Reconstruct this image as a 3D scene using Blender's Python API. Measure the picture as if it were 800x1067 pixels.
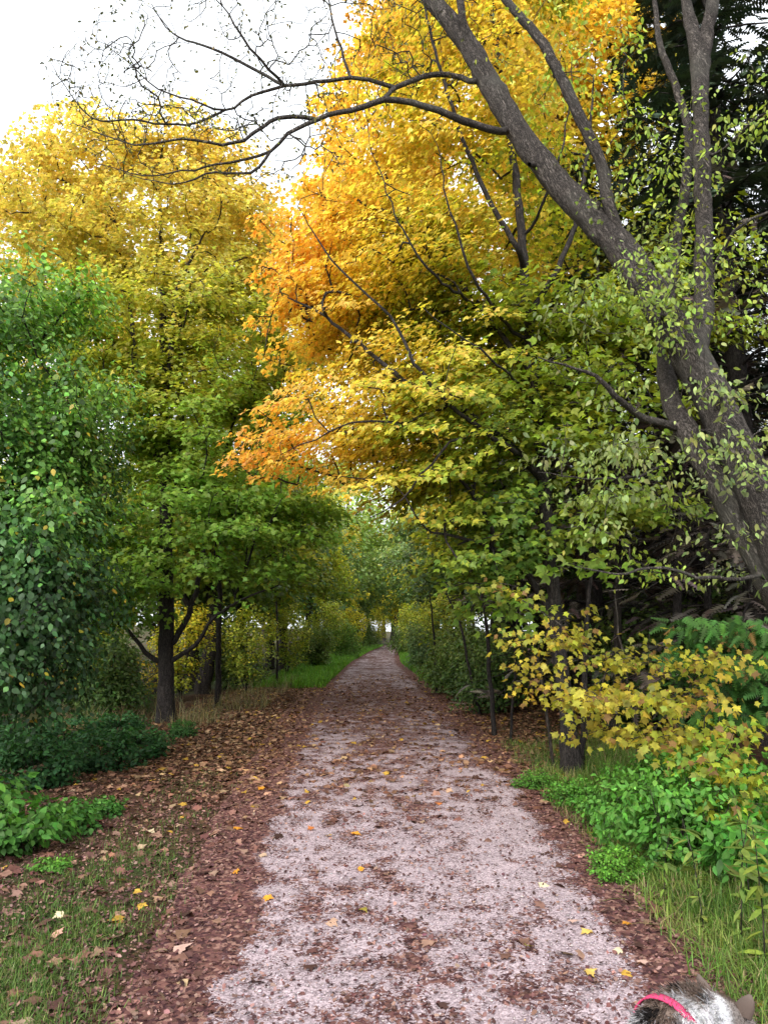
import bpy, bmesh, math
import numpy as np
from mathutils import Vector, Matrix, Quaternion, noise as mnoise

for o in list(bpy.data.objects):
    bpy.data.objects.remove(o)
SC = bpy.context.scene
COL = SC.collection
R = math.radians

# ------------------------------------------------------------------ camera, sky, sun, exposure
CAM_H, PITCH, F = 1.55, R(9.0), 770.0          # F in pixels of the 800 x 1067 photograph
cam = bpy.data.objects.new('camera', bpy.data.cameras.new('camera'))
COL.objects.link(cam)
cam.location = (0, 0, CAM_H)
cam.rotation_euler = (R(90) + PITCH, 0, 0)
cam.data.sensor_fit = 'VERTICAL'
cam.data.sensor_height = 24.0
cam.data.lens = 24.0 * F / 1067.0
cam.data.clip_start, cam.data.clip_end = 0.05, 2000
SC.camera = cam

SUN_EL, SUN_AZ = R(37), R(203)                  # azimuth clockwise from +Y: behind the camera, over the left shoulder
w = bpy.data.worlds.new('World'); SC.world = w; w.use_nodes = True
nt = w.node_tree; nt.nodes.clear()
sky = nt.nodes.new('ShaderNodeTexSky'); sky.sky_type = 'NISHITA'; sky.sun_disc = False
sky.sun_elevation, sky.sun_rotation = SUN_EL, SUN_AZ
sky.air_density, sky.dust_density, sky.ozone_density = 1.0, 1.5, 1.0
hs = nt.nodes.new('ShaderNodeHueSaturation'); hs.inputs['Saturation'].default_value = 0.16
tc = nt.nodes.new('ShaderNodeTexCoord')
cn = nt.nodes.new('ShaderNodeTexNoise'); cn.inputs['Scale'].default_value = 2.2; cn.inputs['Detail'].default_value = 5
mr = nt.nodes.new('ShaderNodeMapRange'); mr.inputs[1].default_value = .3; mr.inputs[2].default_value = .7
mr.inputs[3].default_value = .9; mr.inputs[4].default_value = 1.12
mul = nt.nodes.new('ShaderNodeMix'); mul.data_type = 'RGBA'; mul.blend_type = 'MULTIPLY'; mul.inputs[0].default_value = 1
bg = nt.nodes.new('ShaderNodeBackground'); bg.inputs[1].default_value = 0.10
wo = nt.nodes.new('ShaderNodeOutputWorld')
L = nt.links.new
L(sky.outputs[0], hs.inputs['Color']); L(tc.outputs['Generated'], cn.inputs['Vector']); L(cn.outputs[0], mr.inputs[0])
deck = nt.nodes.new('ShaderNodeMix'); deck.data_type = 'RGBA'; deck.inputs[0].default_value = .8
deck.inputs[7].default_value = (5.4, 5.7, 6.0, 1)                # even cloud deck, same scale as the sky texture
L(hs.outputs[0], deck.inputs[6]); L(deck.outputs[2], mul.inputs[6]); L(mr.outputs[0], mul.inputs[7]); L(mul.outputs[2], bg.inputs[0]); L(bg.outputs[0], wo.inputs[0])

sd = bpy.data.lights.new('sun', 'SUN'); sd.energy = 1.5; sd.angle = R(40); sd.color = (1, .95, .88)
sun = bpy.data.objects.new('sun', sd); COL.objects.link(sun)
sv = Vector((math.sin(SUN_AZ) * math.cos(SUN_EL), math.cos(SUN_AZ) * math.cos(SUN_EL), math.sin(SUN_EL)))
sun.rotation_euler = sv.to_track_quat('Z', 'Y').to_euler()

SC.view_settings.view_transform = 'Standard'
SC.view_settings.look = 'None'
SC.view_settings.gamma = 1
SC.view_settings.use_curve_mapping = False
SC.view_settings.exposure = 1.72
cy = SC.cycles
cy.max_bounces, cy.diffuse_bounces, cy.glossy_bounces, cy.transmission_bounces = 9, 6, 2, 6
cy.use_denoising = True
cy.use_adaptive_sampling = True
cy.adaptive_threshold = 0.02

# ------------------------------------------------------------------ maths helpers
RNG = np.random.default_rng(7)
cP, sP = math.cos(PITCH), math.sin(PITCH)

def ray(px, py):
    u, v = (px - 400.0) / F, (533.5 - py) / F
    return np.array((u, cP - v * sP, sP + v * cP))

def at(px, py, Y):
    """World point at forward distance Y seen at photograph pixel px, py."""
    d = ray(px, py)
    return np.array((0, 0, CAM_H)) + d * (Y / d[1])

def norm(a):
    a = np.asarray(a, float)
    return a / np.maximum(np.linalg.norm(a, axis=-1, keepdims=True), 1e-9)

def sstep(a, b, x):
    t = np.clip((np.asarray(x, float) - a) / (b - a), 0, 1)
    return t * t * (3 - 2 * t)

def _hash(i, j, k, s):
    n = (i * 73856093) ^ (j * 19349663) ^ (k * 83492791) ^ (s * 2654435761)
    n = (n ^ (n >> 13)) * 1274126177
    n = n ^ (n >> 16)
    return (n & 0xffff) / 65535.0

def vnoise(p, scale=1.0, seed=0):
    """Value noise 0..1 at Nx3 points."""
    p = np.asarray(p, float) * scale
    f = np.floor(p).astype(np.int64); t = p - f; t = t * t * (3 - 2 * t)
    out = 0
    for a in (0, 1):
        for b in (0, 1):
            for c in (0, 1):
                wgt = (t[:, 0] if a else 1 - t[:, 0]) * (t[:, 1] if b else 1 - t[:, 1]) * (t[:, 2] if c else 1 - t[:, 2])
                out = out + wgt * _hash(f[:, 0] + a, f[:, 1] + b, f[:, 2] + c, seed)
    return out

def fbm(p, scale=1.0, seed=0, octv=3):
    s, a, tot = 0, 1.0, 0
    for i in range(octv):
        s = s + a * vnoise(p, scale * 2 ** i, seed + i); tot += a; a *= .5
    return s / tot

def xyz(x, y, z=0):
    x = np.asarray(x, float); return np.stack([x, np.broadcast_to(y, x.shape), np.broadcast_to(z, x.shape)], -1)

# trail edges in metres: distance ahead -> left and right edge of the gravel
TY = [-40, 0, 2.5, 3.8, 8.4, 14, 22, 35, 52, 72, 84, 95, 120, 160]
TL = [-.6, -.6, -.72, -.84, -1.16, -1.46, -1.6, -1.55, -1.0, 0.05, 2.4, 7.5, 24, 52]
TR = [1.2, 1.2, 1.25, 1.33, 1.45, 1.38, 1.16, .72, .95, 1.85, 4.4, 10, 27.5, 56]
def edgeL(y): return np.interp(y, TY, TL)
def edgeR(y): return np.interp(y, TY, TR)

def gz(x, y):
    """Height of the ground."""
    x = np.asarray(x, float); y = np.asarray(y, float)
    l, r = edgeL(y), edgeR(y)
    dl, dr = np.maximum(l - .35 - x, 0), np.maximum(x - r - .3, 0)
    out = np.maximum(dl, dr)
    p = np.stack([np.broadcast_to(x, np.broadcast(x, y).shape), np.broadcast_to(y, np.broadcast(x, y).shape), np.zeros(np.broadcast(x, y).shape)], -1).reshape(-1, 3)
    n = (fbm(p, .9, 3) - .5).reshape(np.broadcast(x, y).shape)
    n2 = (fbm(p, .11, 9, 2) - .5).reshape(np.broadcast(x, y).shape)
    h = n * .16 * sstep(0, 1.2, out) + n2 * 1.2 * sstep(3, 20, out)
    h = h - .22 * sstep(.8, 4, dl) + .10 * sstep(.2, 1.6, dr)
    h = h + 3.0 * sstep(20, 160, out)
    return h

def gpt(px, py):
    """Ground point seen at a photograph pixel."""
    z = 0.0
    d = ray(px, py)
    for _ in range(8):
        t = (z - CAM_H) / d[2]
        p = np.array((0, 0, CAM_H)) + d * t
        z = float(gz(p[0], p[1]))
    return np.array((p[0], p[1], z))

# ------------------------------------------------------------------ mesh helpers
def new_mesh(name, verts, sizes, idx, mat, colors=None, smooth=False, attrs=None):
    """verts Nx3; sizes = corners of each face; idx = flat corner indices; colors = one RGB per face."""
    me = bpy.data.meshes.new(name)
    verts = np.asarray(verts, np.float32); sizes = np.asarray(sizes, np.int32); idx = np.asarray(idx, np.int32)
    me.vertices.add(len(verts)); me.vertices.foreach_set('co', verts.ravel())
    me.loops.add(len(idx)); me.loops.foreach_set('vertex_index', idx)
    me.polygons.add(len(sizes))
    st = np.zeros(len(sizes), np.int32); st[1:] = np.cumsum(sizes)[:-1]
    me.polygons.foreach_set('loop_start', st)
    if smooth is not False:
        me.polygons.foreach_set('use_smooth', np.ones(len(sizes), bool))
    if colors is not None:
        a = me.attributes.new('col', 'FLOAT_COLOR', 'FACE')
        c = np.ones((len(sizes), 4), np.float32); c[:, :3] = colors
        a.data.foreach_set('color', c.ravel())
    for k, v in (attrs or {}).items():
        a = me.attributes.new(k, 'FLOAT', 'POINT'); a.data.foreach_set('value', np.asarray(v, np.float32))
    me.update(calc_edges=True)
    me.validate()
    if mat: me.materials.append(mat)
    return me

def link(name, me, parent=None, **props):
    o = bpy.data.objects.new(name, me); COL.objects.link(o)
    if parent is not None: o.parent = parent
    for k, v in props.items(): o[k] = v
    return o

def thing(name, label, cat, loc=(0, 0, 0), group=None):
    o = bpy.data.objects.new(name, None); COL.objects.link(o)
    o.empty_display_size = .2
    o.location = tuple(float(c) for c in loc); o['label'] = label; o['category'] = cat
    if group: o['group'] = group
    return o

def dup(root, loc, rz, sc, label, group, tint=(1, 1, 1)):
    r = root.copy(); COL.objects.link(r)
    r.location = tuple(float(c) for c in loc); r.rotation_euler = (0, 0, rz)
    r.scale = sc if hasattr(sc, '__len__') else (sc, sc, sc)
    r['label'] = label
    if group: r['group'] = group
    for ch in list(root.children):
        c = ch.copy(); COL.objects.link(c); c.parent = r; c.color = (*tint, 1)
    return r

# leaf outlines: u across, v along, unit length
MAPLE = np.array([(0, 0), (.30, .0), (.24, .17), (.56, .40), (.33, .46), (.30, .62), (.16, .60), (0, 1.0),
                  (-.16, .60), (-.30, .62), (-.33, .46), (-.56, .40), (-.24, .17), (-.30, .0)])
MAPLE_S = np.array([(0, 0), (.34, .08), (.54, .42), (.2, .52), (0, 1.0), (-.2, .52), (-.54, .42), (-.34, .08)])
OVATE = np.array([(0, 0), (.24, .18), (.30, .42), (.18, .72), (0, 1.0), (-.18, .72), (-.30, .42), (-.24, .18)])
LANCE = np.array([(0, 0), (.13, .25), (.12, .6), (0, 1.0), (-.12, .6), (-.13, .25)])
DIAMOND = np.array([(0, 0), (.36, .42), (0, 1.0), (-.36, .42)])
HEX = np.array([(0, 0), (.34, .22), (.30, .66), (0, 1.0), (-.30, .66), (-.34, .22)])
def _fir():
    r, l = [], []
    n = 7
    for i in range(n):
        v = i / n
        wd = .30 * (1 - v) ** .7 + .05
        r += [(.03, v), (wd, v + .13)]
    for (a, b) in r[::-1]: l.append((-a, b))
    return np.array([(0, -.02)] + r + [(0, 1.08)] + l)
FIR = _fir()

def leaf_mesh(name, c, d, n, size, shape, colors, mat, fold=.25, curl=.18, rng=RNG):
    """One n-gon leaf at every c: d = direction to its tip, n = its upper side."""
    c, d, n = np.asarray(c, float), norm(d), np.asarray(n, float)
    n = norm(n - d * np.sum(n * d, -1, keepdims=True))
    s = np.cross(d, n)
    k = len(shape); u, v = shape[:, 0], shape[:, 1]
    N = len(c); size = np.broadcast_to(size, (N,))
    fo = fold * rng.uniform(.2, 1.6, N)[:, None]; cu = curl * rng.uniform(-.3, 1.8, N)[:, None]
    asp = rng.uniform(.8, 1.15, N)[:, None]
    wv = -(fo * np.abs(u)[None] + cu * (v ** 2)[None])
    P = c[:, None] + size[:, None, None] * ((u[None] * asp)[..., None] * s[:, None] + v[None, :, None] * d[:, None] + wv[..., None] * n[:, None])
    return new_mesh(name, P.reshape(-1, 3), np.full(N, k), np.arange(N * k), mat, colors)

# ------------------------------------------------------------------ materials
def mat_new(name):
    m = bpy.data.materials.new(name); m.use_nodes = True
    t = m.node_tree; t.nodes.clear()
    return m, t, t.nodes.new, t.links.new

def leaf_mat(name, trans=.38, rough=.5, spec=.35, tmul=(1.15, 1.1, .6)):
    m, t, N, K = mat_new(name)
    at_ = N('ShaderNodeAttribute'); at_.attribute_name = 'col'
    oi = N('ShaderNodeObjectInfo')
    mx = N('ShaderNodeMix'); mx.data_type = 'RGBA'; mx.blend_type = 'MULTIPLY'; mx.inputs[0].default_value = 1
    K(at_.outputs['Color'], mx.inputs[6]); K(oi.outputs['Color'], mx.inputs[7])
    tx = N('ShaderNodeNewGeometry')
    nz = N('ShaderNodeTexNoise'); nz.inputs['Scale'].default_value = 28; nz.inputs['Detail'].default_value = 3
    K(tx.outputs['Position'], nz.inputs['Vector'])
    rm = N('ShaderNodeMapRange'); rm.inputs[1].default_value = .3; rm.inputs[2].default_value = .7; rm.inputs[3].default_value = .72; rm.inputs[4].default_value = 1.22
    K(nz.outputs[0], rm.inputs[0])
    mv = N('ShaderNodeMix'); mv.data_type = 'RGBA'; mv.blend_type = 'MULTIPLY'; mv.inputs[0].default_value = 1
    K(mx.outputs[2], mv.inputs[6]); K(rm.outputs[0], mv.inputs[7])
    p = N('ShaderNodeBsdfPrincipled'); p.inputs['Roughness'].default_value = rough
    p.inputs['Specular IOR Level'].default_value = spec
    K(mv.outputs[2], p.inputs['Base Color'])
    tm = N('ShaderNodeMix'); tm.data_type = 'RGBA'; tm.blend_type = 'MULTIPLY'; tm.inputs[0].default_value = 1
    K(mv.outputs[2], tm.inputs[6]); tm.inputs[7].default_value = (*tmul, 1)
    tr = N('ShaderNodeBsdfTranslucent'); K(tm.outputs[2], tr.inputs[0])
    ms = N('ShaderNodeMixShader'); ms.inputs[0].default_value = trans
    K(p.outputs[0], ms.inputs[1]); K(tr.outputs[0], ms.inputs[2])
    o = N('ShaderNodeOutputMaterial'); K(ms.outputs[0], o.inputs[0])
    return m

def bark_mat(name, dark, light, scale=9, stretch=.18, bump=.5, moss=None, rot=0, patch=.55):
    m, t, N, K = mat_new(name)
    tx = N('ShaderNodeTexCoord'); mp = N('ShaderNodeMapping'); mp.inputs['Scale'].default_value = (1, 1, stretch)
    m0 = N('ShaderNodeMapping'); m0.inputs['Rotation'].default_value = (0, rot, 0)
    K(tx.outputs['Object'], m0.inputs[0]); K(m0.outputs[0], mp.inputs[0])
    v = N('ShaderNodeTexVoronoi'); v.feature = 'DISTANCE_TO_EDGE'; v.inputs['Scale'].default_value = scale * 2.2
    n1 = N('ShaderNodeTexNoise'); n1.inputs['Scale'].default_value = scale; n1.inputs['Detail'].default_value = 6; n1.inputs['Roughness'].default_value = .7
    n2 = N('ShaderNodeTexNoise'); n2.inputs['Scale'].default_value = 2.1; n2.inputs['Detail'].default_value = 4
    ad = N('ShaderNodeMix'); ad.data_type = 'RGBA'; ad.blend_type = 'LINEAR_LIGHT'; ad.inputs[0].default_value = .12
    K(mp.outputs[0], n1.inputs['Vector']); K(tx.outputs['Object'], n2.inputs['Vector'])
    K(mp.outputs[0], ad.inputs[6]); K(n1.outputs['Color'], ad.inputs[7]); K(ad.outputs[2], v.inputs['Vector'])
    rv = N('ShaderNodeMapRange'); rv.inputs[1].default_value = 0; rv.inputs[2].default_value = .22; K(v.outputs['Distance'], rv.inputs[0])
    mm = N('ShaderNodeMath'); mm.operation = 'MULTIPLY'; K(rv.outputs[0], mm.inputs[0]); K(n1.outputs[0], mm.inputs[1])
    cr = N('ShaderNodeValToRGB'); cr.color_ramp.elements[0].position = .12; cr.color_ramp.elements[1].position = .62
    cr.color_ramp.elements[0].color = (*dark, 1); cr.color_ramp.elements[1].color = (*light, 1)
    K(mm.outputs[0], cr.inputs[0])
    pat = N('ShaderNodeMix'); pat.data_type = 'RGBA'
    rp = N('ShaderNodeMapRange'); rp.inputs[1].default_value = .5; rp.inputs[2].default_value = .68; rp.inputs[4].default_value = patch; K(n2.outputs[0], rp.inputs[0])
    K(rp.outputs[0], pat.inputs[0]); K(cr.outputs[0], pat.inputs[6]); pat.inputs[7].default_value = (*(moss or light), 1)
    p = N('ShaderNodeBsdfPrincipled'); p.inputs['Roughness'].default_value = .85; p.inputs['Specular IOR Level'].default_value = .2
    K(pat.outputs[2], p.inputs['Base Color'])
    b = N('ShaderNodeBump'); b.inputs['Strength'].default_value = bump; b.inputs['Distance'].default_value = .03
    K(mm.outputs[0], b.inputs['Height']); K(b.outputs[0], p.inputs['Normal'])
    o = N('ShaderNodeOutputMaterial'); K(p.outputs[0], o.inputs[0])
    return m

M_MAPLE = leaf_mat('maple_leaves', .54, .5, .3, (1.15, 1.05, .6))
M_GREEN = leaf_mat('green_leaves', .36, .55, .3, (1.2, 1.2, .5))
M_VINE = leaf_mat('glossy_vine_leaves', .32, .45, .4, (1.1, 1.2, .5))
M_DRY = leaf_mat('dry_leaves', .12, .75, .15, (1.1, .9, .7))
M_FIR = leaf_mat('fir_needles', .08, .6, .2, (1, 1, .6))
M_GRASS = leaf_mat('grass_blades', .35, .5, .3, (1.1, 1.15, .5))
B_GREY = bark_mat('grey_bark', (.042, .035, .032), (.185, .158, .140), 17, .16, 1.0, (.17, .165, .14), R(26), .5)
B_DARK = bark_mat('dark_bark', (.014, .012, .012), (.075, .063, .058), 14, .2, .6, (.035, .034, .028))
B_MID = bark_mat('brown_bark', (.02, .016, .013), (.10, .082, .070), 12, .2, .6, (.07, .07, .05))

# ------------------------------------------------------------------ ground and trail
def graded(lo, hi, fine, centre, grow=1.06):
    a = [centre]; s = fine
    while a[-1] < hi: a.append(a[-1] + s); s *= grow
    b = [centre]; s = fine
    while b[-1] > lo: b.append(b[-1] - s); s *= grow
    return np.array(sorted(set(b[1:] + a)))

def grid_faces(nx, ny):
    i, j = np.meshgrid(np.arange(nx - 1), np.arange(ny - 1), indexing='ij')
    a = (i * ny + j).ravel()
    return np.stack([a, a + ny, a + ny + 1, a + 1], -1)

def ground_mat():
    m, t, N, K = mat_new('forest_floor')
    tx = N('ShaderNodeTexCoord')
    av = N('ShaderNodeAttribute'); av.attribute_name = 'veg'
    n1 = N('ShaderNodeTexNoise'); n1.inputs['Scale'].default_value = 22; n1.inputs['Detail'].default_value = 8; n1.inputs['Roughness'].default_value = .75
    n2 = N('ShaderNodeTexNoise'); n2.inputs['Scale'].default_value = 1.7; n2.inputs['Detail'].default_value = 5
    vo = N('ShaderNodeTexVoronoi'); vo.inputs['Scale'].default_value = 26
    for q in (n1, n2, vo): K(tx.outputs['Object'], q.inputs['Vector'])
    cr = N('ShaderNodeValToRGB')
    e = cr.color_ramp.elements; e[0].position = .3; e[0].color = (.022, .014, .010, 1); e[1].position = .75; e[1].color = (.13, .075, .045, 1)
    x = e.new(.52); x.color = (.060, .034, .023, 1)
    K(n1.outputs[0], cr.inputs[0])
    lc = N('ShaderNodeValToRGB'); lc.color_ramp.interpolation = 'CONSTANT'
    e = lc.color_ramp.elements; e[0].color = (.05, .028, .02, 1); e[1].position = .8; e[1].color = (.16, .085, .045, 1)
    for pos, c_ in ((.25, (.085, .045, .028, 1)), (.5, (.04, .022, .018, 1)), (.65, (.11, .055, .03, 1))):
        x = e.new(pos); x.color = c_
    sx = N('ShaderNodeSeparateColor'); K(vo.outputs['Color'], sx.inputs[0]); K(sx.outputs[0], lc.inputs[0])
    ml = N('ShaderNodeMix'); ml.data_type = 'RGBA'; ml.inputs[0].default_value = .5; K(cr.outputs[0], ml.inputs[6]); K(lc.outputs[0], ml.inputs[7])
    gr = N('ShaderNodeValToRGB'); e = gr.color_ramp.elements
    e[0].position = .3; e[0].color = (.018, .028, .010, 1); e[1].position = .75; e[1].color = (.07, .095, .03, 1)
    K(n1.outputs[0], gr.inputs[0])
    ma = N('ShaderNodeMath'); ma.operation = 'ADD'; K(av.outputs['Fac'], ma.inputs[0])
    ms = N('ShaderNodeMapRange'); ms.inputs[1].default_value = .3; ms.inputs[2].default_value = .7; ms.inputs[3].default_value = -.4; ms.inputs[4].default_value = .4
    K(n2.outputs[0], ms.inputs[0]); K(ms.outputs[0], ma.inputs[1]); ma.use_clamp = True
    mg = N('ShaderNodeMix'); mg.data_type = 'RGBA'; K(ma.outputs[0], mg.inputs[0]); K(ml.outputs[2], mg.inputs[6]); K(gr.outputs[0], mg.inputs[7])
    p = N('ShaderNodeBsdfPrincipled'); p.inputs['Roughness'].default_value = .95; p.inputs['Specular IOR Level'].default_value = .1
    K(mg.outputs[2], p.inputs['Base Color'])
    b = N('ShaderNodeBump'); b.inputs['Strength'].default_value = .8; b.inputs['Distance'].default_value = .03; K(n1.outputs[0], b.inputs['Height']); K(b.outputs[0], p.inputs['Normal'])
    o = N('ShaderNodeOutputMaterial'); K(p.outputs[0], o.inputs[0])
    return m

def veg_at(x, y):
    """How far the ground is grown over with green, 0..1."""
    l, r = edgeL(y), edgeR(y)
    p = xyz(x, y)
    v = sstep(.1, .5, x - r) * (1 - sstep(9, 15, y)) * (1 - sstep(1.6, 3.0, x - r))
    v = v + sstep(.25, .6, l - x) * (1 - sstep(4.5, 6.5, y)) * (1 - sstep(1.2, 2.2, l - x)) * .8
    v = v + sstep(.3, .8, np.maximum(l - x, x - r)) * sstep(20, 24, y) * (1 - sstep(2.5, 6, np.maximum(l - x, x - r)))
    v = v + sstep(3.0, 4.5, l - x) * .55
    return np.clip(v + (fbm(p, 1.3, 41) - .5) * .8 * (v > .02), 0, 1)

gx = graded(-320, 320, .11, 0.2, 1.035); gy = graded(-40, 420, .10, 4.0, 1.03)
XX, YY = np.meshgrid(gx, gy, indexing='ij')
ZZ = gz(XX, YY)
V = np.stack([XX, YY, ZZ], -1).reshape(-1, 3)
Fq = grid_faces(len(gx), len(gy))
link('ground', new_mesh('ground', V, np.full(len(Fq), 4), Fq.ravel(), ground_mat(), smooth=True, attrs={'veg': veg_at(V[:, 0], V[:, 1])}),
     kind='structure', label='brown forest floor with leaf mould and green verges beside the trail', category='ground')

def litter_at(x, y):
    """Share of the trail surface covered by leaf crumbs, 0..1."""
    l, r = edgeL(y), edgeR(y)
    wdt = r - l; u = (x - l) / wdt
    p = xyz(x, y * .55)
    n = fbm(p, 1.6, 21, 4) - .5
    n3 = fbm(xyz(x, y), 7.0, 31, 3) - .5
    d = .34 + .05 * np.exp(-((u - .47) / .10) ** 2)
    d = d + .95 * sstep(.10, -.04, u) + .80 * sstep(.86, 1.02, u)
    d = d + .24 * sstep(9, 14, y) * (1 - sstep(17, 24, y)) + .12 * sstep(5, 9, y)
    d = d + .08 * sstep(24, 30, y) * (1 - sstep(60, 72, y)) * (np.abs(u - .5) < .9)
    return np.clip(d + n * .50 + n3 * 1.0, 0, 1)

def trail_mat():
    m, t, N, K = mat_new('trail_gravel')
    tx = N('ShaderNodeTexCoord'); av = N('ShaderNodeAttribute'); av.attribute_name = 'litter'
    n1 = N('ShaderNodeTexNoise'); n1.inputs['Scale'].default_value = 130; n1.inputs['Detail'].default_value = 5; n1.inputs['Roughness'].default_value = .8
    n2 = N('ShaderNodeTexNoise'); n2.inputs['Scale'].default_value = 4; n2.inputs['Detail'].default_value = 6
    v1 = N('ShaderNodeTexVoronoi'); v1.inputs['Scale'].default_value = 95
    n3 = N('ShaderNodeTexNoise'); n3.inputs['Scale'].default_value = 34; n3.inputs['Detail'].default_value = 6; n3.inputs['Roughness'].default_value = .7; n3.inputs['Distortion'].default_value = 1.2
    v2 = N('ShaderNodeTexVoronoi'); v2.inputs['Scale'].default_value = 42
    for q in (n1, n2, v1, n3, v2): K(tx.outputs['Object'], q.inputs['Vector'])
    c1 = N('ShaderNodeValToRGB'); e = c1.color_ramp.elements
    e[0].position = .28; e[0].color = (.265, .212, .218, 1); e[1].position = .72; e[1].color = (.60, .508, .538, 1)
    K(n1.outputs[0], c1.inputs[0])
    sx = N('ShaderNodeSeparateColor'); K(v1.outputs['Color'], sx.inputs[0])
    c2 = N('ShaderNodeValToRGB'); e = c2.color_ramp.elements; e[0].color = (.50, .46, .48, 1); e[1].color = (1.22, 1.17, 1.2, 1); K(sx.outputs[0], c2.inputs[0])
    mg = N('ShaderNodeMix'); mg.data_type = 'RGBA'; mg.blend_type = 'MULTIPLY'; mg.inputs[0].default_value = 1; K(c1.outputs[0], mg.inputs[6]); K(c2.outputs[0], mg.inputs[7])
    r2 = N('ShaderNodeMapRange'); r2.inputs[1].default_value = .3; r2.inputs[2].default_value = .7; r2.inputs[3].default_value = .8; r2.inputs[4].default_value = 1.1; K(n2.outputs[0], r2.inputs[0])
    mh = N('ShaderNodeMix'); mh.data_type = 'RGBA'; mh.blend_type = 'MULTIPLY'; mh.inputs[0].default_value = 1; K(mg.outputs[2], mh.inputs[6]); K(r2.outputs[0], mh.inputs[7])
    lc = N('ShaderNodeValToRGB'); lc.color_ramp.interpolation = 'CONSTANT'; e = lc.color_ramp.elements
    e[0].color = (.085, .036, .036, 1); e[1].position = .85; e[1].color = (.27, .15, .12, 1)
    for pos, c_ in ((.2, (.13, .058, .052, 1)), (.42, (.055, .024, .026, 1)), (.6, (.17, .080, .066, 1)), (.75, (.10, .05, .04, 1))):
        x = e.new(pos); x.color = c_
    s2 = N('ShaderNodeSeparateColor'); K(v2.outputs['Color'], s2.inputs[0]); K(s2.outputs[0], lc.inputs[0])
    # crumbs lie where noise < density
    sb = N('ShaderNodeMath'); sb.operation = 'SUBTRACT'
    rn = N('ShaderNodeMapRange'); rn.inputs[1].default_value = .28; rn.inputs[2].default_value = .72; K(n3.outputs[0], rn.inputs[0])
    K(av.outputs['Fac'], sb.inputs[0]); K(rn.outputs[0], sb.inputs[1])
    rs = N('ShaderNodeMapRange'); rs.inputs[1].default_value = -.03; rs.inputs[2].default_value = .04; K(sb.outputs[0], rs.inputs[0])
    mx = N('ShaderNodeMix'); mx.data_type = 'RGBA'; K(rs.outputs[0], mx.inputs[0]); K(mh.outputs[2], mx.inputs[6]); K(lc.outputs[0], mx.inputs[7])
    p = N('ShaderNodeBsdfPrincipled'); p.inputs['Roughness'].default_value = .92; p.inputs['Specular IOR Level'].default_value = .15
    K(mx.outputs[2], p.inputs['Base Color'])
    hh = N('ShaderNodeMath'); hh.operation = 'ADD'; K(n1.outputs[0], hh.inputs[0]); K(rs.outputs[0], hh.inputs[1])
    b = N('ShaderNodeBump'); b.inputs['Strength'].default_value = .55; b.inputs['Distance'].default_value = .008; K(hh.outputs[0], b.inputs['Height']); K(b.outputs[0], p.inputs['Normal'])
    o = N('ShaderNodeOutputMaterial'); K(p.outputs[0], o.inputs[0])
    return m

ty = graded(-6, 150, .035, 4.0, 1.008)
nu = 110
uu = np.linspace(-.14, 1.12, nu)
UU, TYY = np.meshgrid(uu, ty, indexing='ij')
lx, rx = edgeL(TYY), edgeR(TYY)
wob = (fbm(np.stack([np.sign(UU - .5) * 5, TYY, TYY * 0], -1).reshape(-1, 3), 1.5, 77).reshape(UU.shape) - .5) * .35 * np.clip(np.abs(UU - .5) * 2 - .6, 0, 1)
TX = lx + (rx - lx) * UU + wob
V = np.stack([TX, TYY, .006 + .012 * (fbm(np.stack([TX, TYY, 0 * TX], -1).reshape(-1, 3), 2.2, 5).reshape(TX.shape) - .5) + .006], -1).reshape(-1, 3)
V[:, 2] = np.maximum(V[:, 2], gz(V[:, 0], V[:, 1]) + .004)
Fq = grid_faces(nu, len(ty))
link('trail', new_mesh('trail', V, np.full(len(Fq), 4), Fq.ravel(), trail_mat(), smooth=True, attrs={'litter': litter_at(V[:, 0], V[:, 1])}),
     kind='structure', label='pale gravel trail strewn with crushed leaves', category='trail')

def trail_z(x, y):
    return np.maximum(gz(x, y) + .005, np.where((x > edgeL(y) - .3) & (x < edgeR(y) + .2), .016, -9))

# ------------------------------------------------------------------ tree skeletons
def catmull(pts, spacing):
    pts = np.asarray(pts, float)
    ext = np.vstack([2 * pts[0] - pts[1], pts, 2 * pts[-1] - pts[-2]])
    out = []
    for i in range(1, len(ext) - 2):
        n = max(1, int(np.linalg.norm(ext[i + 1][:3] - ext[i][:3]) / spacing))
        for k in range(n):
            t = k / n
            a, b, c, d = ext[i - 1], ext[i], ext[i + 1], ext[i + 2]
            out.append(.5 * (2 * b + (c - a) * t + (2 * a - 5 * b + 4 * c - d) * t * t + (3 * b - a - 3 * c + d) * t ** 3))
    out.append(pts[-1])
    return np.array(out)

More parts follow.
